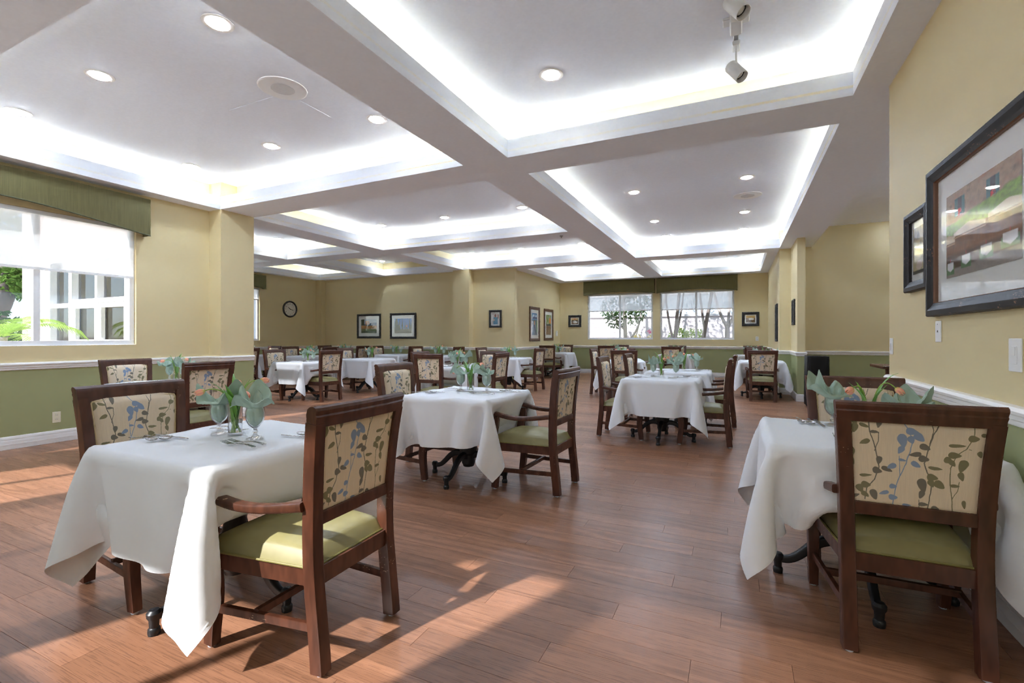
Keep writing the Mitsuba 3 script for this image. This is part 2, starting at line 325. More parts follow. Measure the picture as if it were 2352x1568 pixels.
RUNS = [('left', [(-7.03+.0, -.55), (-7.03, 4.41), (-6.76, 4.41), (-6.76, 4.93)][::-1]),
        ('right', [(1.02, -.55), (1.02, 4.37)]),
        ('alcove', [(4.0, 11.45), (1.15, 11.45), (1.15, 10.3), (1.02, 10.3), (1.02, 11.45), (0.81, 11.45), (0.81, 15.45), (-5.5, 15.45), (-5.5, 11.45), (-6.62, 11.45), (-6.62, 11.22), (-7.13, 11.22), (-7.13, 11.45), (-12.2, 11.45), (-12.2, 11.28), (-12.45, 11.28), (-12.45, 4.78)])]
RN = {'left': 'the left wall and its pier', 'right': 'the right wall', 'alcove': 'the rear walls'}
for i, (nm, path) in enumerate(RUNS):
    obj(f'trim_{i+1}', P(trim(path, RAIL), 'm_trim', 40), label='moulded white chair rail along '+RN[nm], kind='structure')
    obj('baseboard_'+{'left': 'left', 'right': 'right', 'alcove': 'back'}[nm], P(trim(path, BASE), 'm_trim', 40), label='moulded white baseboard along '+RN[nm], kind='structure')

# ------------------------------------------------------------------ coffered ceiling: soffit, trays, coves
TRAYS = [(-6.775, -2.67, 1.375, 4.41), (-2.14, .806, 1.375, 4.41), (-12.25, -10.25, 4.95, 7.95), (-9.70, -7.37, 4.94, 7.95), (-6.82, -2.68, 4.94, 7.96), (-2.14, .806, 4.94, 11.26),
         (-12.25, -10.05, 8.5, 11.25), (-9.60, -7.25, 8.5, 11.27), (-6.80, -2.68, 8.5, 11.22), (-5.15, -2.58, 11.8, 14.98), (-2.06, .60, 11.8, 15.0)]
SOF = Polygon([(-12.5, 4.7), (-7.1, 4.7), (-7.1, -.6), (1.06, -.6), (1.06, 4.37), (1.395, 4.37), (1.395, 11.5), (0.85, 11.5), (0.85, 15.5), (-5.55, 15.5), (-5.55, 11.5), (-12.5, 11.5)])
SB = .18
obj('ceiling', P(extr(unary_union([FLOOR.buffer(.1), SOF]), .12, frame_at((0, 0, ZC), (1, 0, 0), (0, 1, 0))), 'm_ceiling', False), label='white coffered ceiling with lit coves', kind='structure')
holes = unary_union([sbox(a, c, b, d) for a, b, c, d in TRAYS])
obj('soffit', P(extr(SOF.difference(holes), .03, frame_at((0, 0, ZS), (1, 0, 0), (0, 1, 0))), 'm_ceiling', False), 'ceiling')
obj('soffit_edge', P(box(1.365, 1.395, 4.4, 11.45, ZS, ZC), 'm_ceiling', False), 'ceiling')
def ring(a, b, c, d, t): return sbox(a-t, c-t, b+t, d+t).difference(sbox(a, c, b, d))
for a, b, c, d in TRAYS:
    wl = .195 if a < -12 else .245; wr = .20 if (b > .8 and d < 5) or (.5 < b < .7) else .245; wf = .19 if 11.2 < d < 11.3 and b < -2.6 else .245; wn = .245
    W0, W1, W2, W3 = a-wl, b+wr, c-wn, d+wf
    obj('cove_lip', P(extr(ring(a, b, c, d, .025), ZL-ZS, frame_at((0, 0, ZS), (1, 0, 0), (0, 1, 0))), 'm_ceiling', False), 'ceiling')
    obj('cove_wall', P(cat_([extr(ring(W0, W1, W2, W3, .012), ZC-ZS-.03, frame_at((0, 0, ZS+.03), (1, 0, 0), (0, 1, 0))), extr(sbox(W0, W2, W1, W3).difference(sbox(a, c, b, d)), .02, frame_at((0, 0, ZS+.06), (1, 0, 0), (0, 1, 0)))]), 'm_cove', False), 'ceiling')
    # the strip is fixed to the cove wall behind the lip and shines across the tray
    z0, z1, t = ZL-.030, ZL-.004, .004; q = []; W0, W1, W2, W3 = W0+t, W1-t, W2+t, W3-t
    for (x0, y0, x1, y1) in ((W0, W2, W1, W2), (W1, W3, W0, W3), (W0, W3, W0, W2), (W1, W2, W1, W3)):
        q.append(trimesh.Trimesh([[x0, y0, z0], [x1, y1, z0], [x1, y1, z1], [x0, y0, z1]], [[0, 2, 1], [0, 3, 2]], process=False))
    obj('light_strip', {**P(cat_(q), 'm_plate', False), 'emitter': {'type': 'area', 'radiance': {'type': 'rgb', 'value': [L_COVE*.88, L_COVE*1.0, L_COVE*1.16]}}}, 'ceiling')

# recessed lamps
dl_ring = P(lathe([(.072, 0.012), (.074, 0.0), (.078, -.004), (.098, -.005), (.104, -.002), (.105, .001)], 32), 'm_trim', 40)
dl_lens = {**P(lathe([(.0735, .001), (.072, -.006), (.064, -.013), (.048, -.019), (.026, -.023), (.0001, -.0245)][::-1], 24), 'm_plate', 40),
           'emitter': {'type': 'area', 'radiance': {'type': 'rgb', 'value': [L_DOWN*.84, L_DOWN*1.0, L_DOWN*1.24]}}}
DX = {'left bay': [-6.48, -4.95, -3.36], 'right bay': [-1.44, .125], 'second bay': [-9.45]}
DOWN = [(-6.48, 2.17, 'left lamp in the near row of the front left bay'), (-4.95, 2.17, 'middle lamp in the near row of the front left bay'), (-3.36, 2.17, 'right lamp in the near row of the front left bay'),
        (-6.48, 3.83, 'left lamp in the far row of the front left bay'), (-4.95, 3.83, 'middle lamp in the far row of the front left bay'), (-3.36, 3.83, 'right lamp in the far row of the front left bay'),
        (-1.44, 3.82, 'lone lamp left of the track spotlights in the front right bay'), 
        (-1.44, 7.46, 'nearest lamp of the left column in the long right bay'), (-1.44, 9.49, 'second lamp of the left column in the long right bay'), (-1.44, 10.98, 'farthest lamp of the left column in the long right bay'),
        (.125, 7.44, 'nearest lamp of the right column in the long right bay'), (.125, 9.48, 'second lamp of the right column in the long right bay'), (.125, 10.96, 'farthest lamp of the right column in the long right bay'),
        
        (-3.36, 7.5, 'right lamp in the middle bay'), (-4.95, 7.5, 'middle lamp in the middle bay'), (-6.46, 7.5, 'left lamp in the middle bay'),
        
        (-3.36, 11.0, 'right lamp in the third bay over the column'), (-4.95, 11.0, 'middle lamp in the third bay over the column'), (-6.4, 11.0, 'left lamp in the third bay over the column'),
        (-9.45, 7.5, 'lamp in the bay just right of the left pier'), (-9.45, 11.0, 'lamp in the small far left bay over the landscape photographs'), 
        (-3.27, 14.75, 'right lamp before the left rear window'), (-4.77, 14.68, 'left lamp before the left rear window'), (.125, 14.8, 'right lamp before the right rear window'), (-1.43, 14.85, 'left lamp before the right rear window'),
        ]
for x, y, l in DOWN:
    k = thing('ceiling_light', 'round recessed light, '+l, 'ceiling light')
    obj('ring', dl_ring, k, at(x, y, ZC-.002)); obj('lens', dl_lens, k, at(x, y, ZC-.003))
for (x, y, l) in ((2.75, 10.9, 'in the rear right of the alcove'), (2.3, 8.2, 'in the middle of the alcove')):
    k = thing('ceiling_light', 'round white recessed ceiling light '+l, 'ceiling light')
    obj('ring', dl_ring, k, at(x, y, ZC-.002)); obj('lens', dl_lens, k, at(x, y, ZC-.003))
# ceiling speakers
sp_plate = P(lathe([(.10, -.004), (.10, -.010), (.19, -.012), (.205, -.006), (.207, 0)], 48), 'm_plate', 40)
sp_grille = P(lathe([(r, -.0105-(.0010 if i % 2 else 0)) for i, r in enumerate(np.linspace(.002, .10, 24))], 40), 'm_grey', False)
for x, y, l in ((-3.71, 2.99, 'round white ceiling speaker with grey grille in the front left bay'), (.154, 8.4, 'round white ceiling speaker in the long right bay')):
    k = thing('ceiling_speaker', l, 'speaker'); obj('plate', sp_plate, k, at(x, y, ZC)); obj('grille', sp_grille, k, at(x, y, ZC))
# faint access hatch
obj('access_panel', P(extr(sbox(-4.55, 3.05, -3.75, 3.62), .004, frame_at((0, 0, ZC-.0042), (1, 0, 0), (0, 1, 0))), 'm_ceiling', False), label='flush white access hatch in the front left bay', cat='access panel')
# sprinkler heads
spr = P(cat_([lathe([(0, 0), (.03, 0), (.03, -.008), (.01, -.010), (.008, -.03), (.018, -.032), (.018, -.036), (0, -.036)], 14)]), 'm_chrome', 30)
for x, y, l in ((-2.9, 8.23, 'small chrome sprinkler head on the beam behind the middle bay'), (-.25, 14.2, 'small chrome sprinkler head in the right rear bay')):
    obj('sprinkler', spr, None, at(x, y, ZS if y < 9 else ZC), label=l, cat='sprinkler')

# track lights on the ceiling, top right
k = thing('light_track', 'grey ceiling track with a white feed box, at the upper right', 'light track')
obj('rail', P(box(-.022, .012, 2.2, 3.97, ZC-.03, ZC, .003), 'm_chrome', False), k)
obj('feed_box', P(cat_([box(-.045, .035, 3.62, 3.80, ZC-.07, ZC-.003, .008), box(-.09, .08, 3.66, 3.75, ZC-.022, ZC-.002, .004)]), 'm_lamp_metal', False), k)
def track_head(y, label):
    k = thing('spotlight', label, 'spotlight')
    obj('adapter', P(box(-.03, .022, y-.06, y+.05, ZC-.065, ZC-.028, .006), 'm_lamp_metal', False), k)
    obj('arm', P(sweep([(-.005, y, ZC-.06), (-.005, y, ZC-.12), (-.004, y-.005, ZC-.175)], csec(.007, 8), (1, 0, 0)), 'm_lamp_metal', 40), k)
    a = np.array([.52, -.30, -.80]); a /= np.linalg.norm(a); c = np.array([-.005, y, ZC-.235])
    M = trimesh.geometry.align_vectors([0, 0, 1], a); M[:3, 3] = c-a*.075
    can = lathe([(0, -.018), (.028, -.014), (.043, 0), (.0465, .006), (.0465, .155), (.0435, .157), (.040, .150), (.040, .10)], 28); can.apply_transform(M)
    obj('can', P(can, 'm_lamp_metal', 30), k)
    le = lathe([(.0395, .112), (.0395, .118), (.031, .120), (.031, .118)], 24); le.apply_transform(M); obj('baffle', P(le, 'm_black', 30), k)
    le = lathe([(.031, .117), (.02, .124), (0, .127)], 24); le.apply_transform(M); obj('lens', P(le, 'm_plate', 30), k)
    kn = trimesh.creation.icosphere(1, .010); kn.apply_translation(c+np.array([-.045, 0, .02])); obj('knob', P(kn, 'm_black', 30), k)
track_head(3.98, 'white cylindrical track spotlight, the lower and farther of the two heads')
track_head(3.20, 'white cylindrical track spotlight cut by the top edge of the photo')

# ------------------------------------------------------------------ windows, shades, valances
def window(num, o, ex, W, z0, z1, mull, label, shade=None, pane='m_pane', fr=.055, dep=.06):
    # o: inner face corner (x, y); ex: direction along the wall; the frame sits in the opening, behind the inner face
    k = thing(f'window_{num}', label, None, kind='structure')
    ey = np.array([-ex[1], ex[0], 0.0]); ex3 = np.array([ex[0], ex[1], 0.0])
    def B(s0, s1, t0, t1, a, b): # along, depth (out), height
        m = box(s0, s1, -t1, -t0, a, b, .003); M = np.eye(4); M[:3, 0] = ex3; M[:3, 1] = ey; M[:3, 3] = [o[0], o[1], 0]; m.apply_transform(M); return m
    obj('frame', P(cat_([B(0, W, .04, .04+dep, z0, z0+fr), B(0, W, .04, .04+dep, z1-fr, z1), B(0, fr, .04, .04+dep, z0+fr, z1-fr), B(W-fr, W, .04, .04+dep, z0+fr, z1-fr)]), 'm_white_frame', False), k)
    obj('sill', P(B(-.0, W+.0, .001, .045, z0-.012, z0+.004), 'm_white_frame', False), k)
    xs = [fr]+[m for m in mull]+[W-fr]
    for m in mull: obj('mullion', P(B(m-.03, m+.03, .045, .095, z0+fr, z1-fr), 'm_white_frame', False), k)
    for s0, s1 in zip(xs[:-1], xs[1:]):
        q = trimesh.Trimesh([[s0, -.07, z0+fr], [s1, -.07, z0+fr], [s1, -.07, z1-fr], [s0, -.07, z1-fr]], [[0, 1, 2], [0, 2, 3]], process=False)
        M = np.eye(4); M[:3, 0] = ex3; M[:3, 1] = ey; M[:3, 3] = [o[0], o[1], 0]; q.apply_transform(M)
        obj('pane', P(q, pane, False), k)
    if shade:
        zb, lab = shade
        r = thing('roller_shade', lab, 'roller shade')
        q = trimesh.Trimesh([[.02, -.022, zb], [W-.02, -.022, zb], [W-.02, -.022, z1], [.02, -.022, z1]], [[0, 1, 2], [0, 2, 3]], process=False)
        M = np.eye(4); M[:3, 0] = ex3; M[:3, 1] = ey; M[:3, 3] = [o[0], o[1], 0]; q.apply_transform(M)
        obj('screen', P(q, 'm_shade', False), r)
        obj('hem_bar', P(B(.02, W-.02, .016, .028, zb-.012, zb+.018), 'm_mat', False), r)
        obj('tube', P(B(.01, W-.01, .005, .045, z1-.05, z1-.004), 'm_mat', False), r)
        obj('pull_chain', P(cat_([B(W-.016, W-.012, .008, .012, z0+.22, z1-.05), B(W-.022, W-.006, .003, .013, z0+.18, z0+.24)]), 'm_mat', False), r)
    return k
def valance(o, ex, W, zt, zb, rise, label, dep=.15):
    k = thing('valance', label, 'valance')
    ex3 = np.array([ex[0], ex[1], 0.0]); ey = np.array([-ex[1], ex[0], 0.0])
    s = np.linspace(0, W, 41); flat = .06
    arc = zb+rise*np.clip(np.sin(PI*s/W), 0, 1)**1.15
    poly = Polygon([(0, zt), *zip(s, arc), (W, zt)])
    M = frame_at((o[0]+ey[0]*dep, o[1]+ey[1]*dep, 0), ex3, (0, 0, 1))
    m = extr(poly, .018, M)
    e1 = extr(sbox(0, zb, .018, zt), dep-.006, M); e2 = extr(sbox(W-.018, zb, W, zt), dep-.006, M)
    obj('board', P(m, 'm_valance', False), k); obj('return', P(e1, 'm_valance', False), k); obj('return', P(e2, 'm_valance', False), k)
    pth = np.array([o[0], o[1], 0])+ex3*s[:, None]+ey*(dep)+np.array([0, 0, 1.0])*arc[:, None]
    obj('cording', P(sweep(pth, csec(.008, 6), ey), 'm_valance_edge', 40), k)
    obj('top', P(extr(sbox(0, zt-.01, W, zt), dep-.004, M), 'm_valance', False), k)
# left wall (room to its right): run from large Y to small Y with the room on the left of the run -> ex = (0,-1)
window(1, (-7.03, 3.47), (0, -1), 2.85, SILL, HEAD, [.95, 1.9], 'wide white framed window in the left wall with a half drawn shade', (1.965, 'white translucent roller shade drawn halfway down the left window'))
valance((-7.03, 3.56), (0, -1), 3.03, 2.985, 2.515, .16, 'green fabric valance with an arched lower edge over the left window')
window(2, (-12.45, 9.27), (0, -1), 3.02, SILL, HEAD, [1.5], 'white framed window in the far left wall beside the clock', (2.28, 'white roller shade in the far left window next to the clock'))
valance((-12.45, 9.36), (0, -1), 3.2, 2.985, 2.595, .16, 'green fabric valance at the far left beside the clock')
window(3, (.81-.88, 15.45), (-1, 0), 2.11, 1.13, HEAD, [1.05], 'right one of the two windows in the back wall', (2.055, 'white translucent roller shade in the right rear window'))
window(4, (.81-3.21, 15.45), (-1, 0), 2.12, 1.13, HEAD, [1.05], 'left one of the two windows in the back wall', (2.06, 'white translucent roller shade in the left rear window'))
valance((.018, 15.45), (-1, 0), 2.28, 3.04, 2.58, .085, 'green fabric valance over the right one of the rear windows')
valance((-2.337, 15.45), (-1, 0), 2.28, 3.04, 2.59, .08, 'green fabric valance over the left one of the rear windows')
window(5, (-7.03+.08, -.55), (1, 0), 1.37, SILL, 2.45, [.62], 'window behind the viewer at the left')
window(6, (-7.03+3.93, -.55), (1, 0), 1.32, SILL, 2.45, [.66], 'window behind the viewer that lets the sun onto the floor')
k = thing('roller_shade', 'white roller shade drawn down over one pane of the window behind the viewer', 'roller shade')
obj('screen', P(extr(sbox(-3.08, 1.66, -2.45, 2.45), .002, frame_at((0, -.565, 0), (1, 0, 0), (0, 0, 1))), 'm_mat', False), k)
window(9, (-7.03+1.62, -.55), (1, 0), 2.18, SILL, 2.45, [1.09], 'shaded window behind the viewer at the left', (1.12, 'sunlit white roller shade fully drawn behind the viewer at the left'))
window(10, (-7.03+5.42, -.55), (1, 0), 2.38, SILL, 2.45, [1.19], 'shaded window behind the viewer at the right', (1.12, 'sunlit white roller shade fully drawn behind the viewer at the right'))
window(7, (4.0, 5.27), (0, 1), 2.7, .9, 2.5, [1.35], 'window in the right side of the alcove')
# glazing of the wing outside the left window (in the step wall)
k = thing('window_8', 'white framed window wall of the building wing outside the left window', None, kind='structure')
def BX(x0, x1, z0, z1, y0=4.55, y1=4.70): return box(x0, x1, y0, y1, z0, z1, .004)
X0, X1 = -12.33, -7.2
obj('frame', P(cat_([BX(X0, X1, 1.02, 1.10), BX(X0, X1, 2.64, 2.72), BX(X0, X0+.10, 1.1, 2.64), BX(X1-.1, X1, 1.1, 2.64)]), 'm_white_frame', False), k)
for x in (-11.45, -9.53, -8.55): obj('mullion', P(BX(x-.06, x+.06, 1.1, 2.64), 'm_white_frame', False), k)
obj('mullion', P(BX(-10.56, -10.48, 1.1, 2.64), 'm_white_frame', False), k)
for a, b in ((X0+.1, -11.51), (-11.39, -10.56), (-10.48, -9.59), (-9.47, -8.61), (-8.49, X1-.1)):
    z = 1.80 if a < -11.6 or a > -9.5 else 1.86
    obj('transom', P(BX(a, b, z-.03, z+.05), 'm_white_frame', False), k)
    if -11.5 < a < -9.5: obj('sash', P(cat_([BX(a+.0, a+.09, 1.1, z-.03, 4.57, 4.64), BX(b-.06, b, 1.1, z-.03, 4.57, 4.64), BX(a+.09, b-.06, z-.12, z-.03, 4.57, 4.64), BX(a+.09, b-.06, 1.1, 1.16, 4.57, 4.64)]), 'm_white_frame', False), k)
    for z0, z1 in ((1.1, z-.03), (z+.05, 2.64)):
        obj('pane', P(trimesh.Trimesh([[a, 4.66, z0], [b, 4.66, z0], [b, 4.66, z1], [a, 4.66, z1]], [[0, 1, 2], [0, 2, 3]], process=False), 'm_pane_tinted', False), k)

# ------------------------------------------------------------------ the armchair: origin between the rear feet, facing +y
def chair_parts():
    out = []
    def add(name, shape, sub=None): out.append((name, shape, sub))
    W = 'm_wood'
    for s in (-1, 1):
        pth = spline([(s*.200, 0, .012), (s*.200, .016, .18), (s*.201, .034, .37), (s*.205, .033, .58), (s*.216, .014, .80), (s*.223, .000, .90)], 18)
        sc = np.linspace(1, .96, 18)
        add('back_leg', P(sweep(pth, rsec(.051, .056, .006), (1, 0, 0), sc), W, 35))
        pth = spline([(s*.246, .512, .012), (s*.248, .500, .12), (s*.249, .500, .28), (s*.250, .528, .40), (s*.252, .508, .50), (s*.256, .502, .575)], 20)
        add('front_leg', P(sweep(pth, rsec(.046, .060, .007), (1, 0, 0), np.r_[np.linspace(.85, 1.08, 12), np.linspace(1.08, .9, 8)]), W, 35))
        arm = spline([(s*.232, .050, .600), (s*.246, .16, .584), (s*.262, .30, .574), (s*.268, .43, .586), (s*.266, .53, .604), (s*.264, .588, .604), (s*.262, .620, .590), (s*.262, .627, .572), (s*.262, .614, .562)], 34)
        n = len(arm); sc = np.stack([np.interp(np.linspace(0, 1, n), [0, .5, .85, 1], [.72, 1, 1.12, .95]), np.interp(np.linspace(0, 1, n), [0, .5, .8, 1], [1, .95, .90, .62])], 1)
        add('arm', P(sweep(arm, rsec(.046, .034, .010), (1, 0, 0), sc), W, 40))
        add('side_stretcher', P(sweep([(s*.207, .03, .165), (s*.247, .49, .155)], rsec(.020, .032, .004), (1, 0, 0)), W, 30))
        add('glide', P(lathe([(0, 0), (.014, 0), (.0155, .004), (.015, .014), (0, .014)], 12), 'm_glide', 30), ('back_leg', s, (s*.200, 0)))
        add('glide', P(lathe([(0, 0), (.014, 0), (.0155, .004), (.015, .014), (0, .014)], 12), 'm_glide', 30), ('front_leg', s, (s*.246, .512)))
    add('cross_stretcher', P(sweep([(-.228, .29, .168), (.228, .29, .168)], rsec(.030, .022, .004), (0, 0, 1)), W, 30))
    o = Polygon([(-.205, .016), (.205, .016), (.252, .528), (-.252, .528)]); i = Polygon([(-.18, .05), (.18, .05), (.222, .50), (-.222, .50)])
    add('seat_rail', P(extr(o.difference(i), .066, frame_at((0, 0, .306), (1, 0, 0), (0, 1, 0))), W, False))
    # cushion: a crowned, rounded trapezoid
    n = 21; u = np.linspace(-1, 1, n); U, V = np.meshgrid(u, u, indexing='ij')
    def shape(U, V, grow=0.0):
        wd = np.interp(V, [-1, 1], [.207, .258])+grow
        return U*wd, .035+(V+1)/2*.515+V*grow
    rr = np.maximum(np.abs(U), np.abs(V)); th = np.clip((1-rr)/.28, 0, 1)
    X, Y = shape(U*(1-.02*(1-th)**3), V)
    Zt = .374+.052*np.sqrt(1-(1-th)**2)+.030*(1-U**2)*(1-V**2)
    notch = (V < -.9)*0.0
    top = np.stack([X, Y, Zt], -1); bot = np.stack([X, Y, np.full_like(X, .370)], -1)
    g1 = grid_mesh(top); g2 = grid_mesh(bot); g2.invert()
    cush = trimesh.util.concatenate([g1, g2]); cush.merge_vertices(); cush.fix_normals()
    add('seat', P(cush, 'm_vinyl', 50))
    pl = np.vstack([np.stack([*shape(np.array(a), np.array(b), .003), np.full(len(a), .374)], 1) for a, b in ((u, u*0-1), (u*0+1, u), (-u, u*0+1), (u*0-1, -u))])
    pl = np.vstack([pl, pl[:1]])
    add('piping', P(sweep(pl, csec(.0048, 6), (0, 0, 1), caps=False), 'm_piping', 60), ('seat', 0, (0, 0)))
    # back: panel, crest, lower rail
    def back_y(z): return np.interp(z, [.37, .58, .80, .93], [.034, .033, .014, -.004])
    nz, nx = 13, 15; zz = np.linspace(.560, .895, nz); t = np.linspace(-1, 1, nx)
    Tt, Zz = np.meshgrid(t, zz, indexing='ij'); hw = np.interp(Zz, [.56, .90], [.184, .205]); X = Tt*hw
    ed = np.clip(np.minimum(1-np.abs(Tt), 1-np.abs((Zz-.7275)/.1675))/.16, 0, 1); cr = np.sqrt(1-(1-ed)**2)
    front = np.stack([X, back_y(Zz)+.006+.020*cr+.010*(1-Tt**2), Zz], -1); rear = np.stack([X, back_y(Zz)-.012-.003*cr, Zz], -1)
    uvf = np.stack([(1-Tt)/2, (Zz-.56)/.335], -1); uvr = np.stack([(1+Tt)/2, (Zz-.56)/.335], -1)
    gf = grid_mesh(front); gr = grid_mesh(rear); gf.invert()
    side = []
    vs = np.vstack([gf.vertices, gr.vertices]); N = nx*nz; ids = np.arange(N).reshape(nx, nz)
    loop = np.r_[ids[:, 0], ids[-1, 1:], ids[-2::-1, -1], ids[0, -2:0:-1]]
    f = [[a, b, N+b] for a, b in zip(loop, np.roll(loop, -1))]+[[a, N+b, N+a] for a, b in zip(loop, np.roll(loop, -1))]
    m = trimesh.Trimesh(vs, np.vstack([gf.faces, gr.faces+N, f]), process=False)
    add('backrest', P(m, 'm_fabric', True, uv=np.vstack([uvf.reshape(-1, 2), uvr.reshape(-1, 2)])))
    e = [(-.176, .575), (-.172, .568), (.172, .568), (.176, .575), (.192, .872), (.187, .882), (-.187, .882), (-.192, .872), (-.176, .575)]
    pts = LineString(e).segmentize(.03); pp = np.array([(x, back_y(z)+.016, z) for x, z in pts.coords])
    add('piping', P(sweep(pp, csec(.0042, 6), (0, 1, 0), caps=False), 'm_fabric_edge', 60), ('backrest', 0, (0, 0)))
    prof = np.array([(.022, .884), (.020, .930), (.012, .950), (.002, .957), (-.014, .960), (-.026, .954), (-.030, .944), (-.026, .934), (-.024, .928), (-.029, .922), (-.024, .912), (-.022, .884)])
    xs = np.linspace(-.250, .250, 15); A = np.array([[(x*(1-.030*(.957-z)/.073), y-.012*(1-(x/.250)**2), z) for y, z in prof] for x in xs])
    g = grid_mesh(A, False, True); kk = len(prof); f = [g.faces]
    for b_, fl in ((0, False), ((len(xs)-1)*kk, True)):
        tr = trimesh.creation.triangulate_polygon(Polygon(prof), engine='earcut')[1]+b_
        f.append(tr[:, ::-1] if fl else tr)
    crest = trimesh.Trimesh(g.vertices, np.vstack(f), process=False); crest.fix_normals()
    add('crest_rail', P(crest, W, 30))
    add('lower_rail', P(sweep([(-.195, .030, .548), (.195, .030, .548)], rsec(.050, .036, .005), (0, 0, 1)), W, 30))
    return out
CH = chair_parts()
def Rz(deg): return deg
HEADING = {'N': 0, 'W': 90, 'S': 180, 'E': 270}
chairs = []
def chair(x, y, h, label, group=None, tw=0, fine=True):
    deg = HEADING[h]+tw; M = at(x, y, 0, deg)
    t = thing('dining_armchair', label, 'chair', group); names = {}
    for name, shp, sub in CH:
        if sub is None:
            kk = obj(name, shp, t, M); names.setdefault(name, []).append(kk)
        else:
            if not fine: continue
            host, s, off = sub
            par = names[host][-1]
            obj(name, shp, par, M @ T().translate([off[0], off[1], 0]))
    chairs.append((x, y, deg)); return t

# ------------------------------------------------------------------ tables with a cast iron base
ZT = .722
iron_col = P(lathe([(0, .10), (.045, .10), (.05, .115), (.058, .13), (.060, .20), (.074, .215), (.078, .25), (.070, .275), (.055, .31), (.045, .36), (.038, .42), (.034, .60), (.05, .66), (.13, .688), (0, .688)], 24), 'm_iron', 30)
bl = spline([(.03, 0, .185), (.10, 0, .205), (.17, 0, .180), (.24, 0, .115), (.30, 0, .075), (.345, 0, .075)], 22)
iron_leg = P(sweep(bl, rsec(.040, .046, .012, 4), (0, 1, 0), np.interp(np.linspace(0, 1, 22), [0, .4, 1], [1.25, 1.0, .75])), 'm_iron', 40)
iron_foot = P(lathe([(0, .0), (.021, .0), (.023, .012), (.022, .024), (.017, .03), (.019, .06), (.026, .072), (.027, .088), (.018, .100), (0, .103)], 18), 'm_iron', 35)
table_top = P(box(-.402, .402, -.402, .402, .684, .706, .012), 'm_tabletop', False)
def table(x, y, label, deg=0):
    t = thing('dining_table', label, 'table'); M = at(x, y, 0, deg)
    obj('tabletop', table_top, t, M); obj('pedestal', iron_col, t, M)
    for q in range(4):
        Mq = M @ T().rotate([0, 0, 1], 90.0*q); l = obj('base_leg', iron_leg, t, Mq); obj('foot', iron_foot, l, Mq @ T().translate([.345, 0, 0]))
    return t

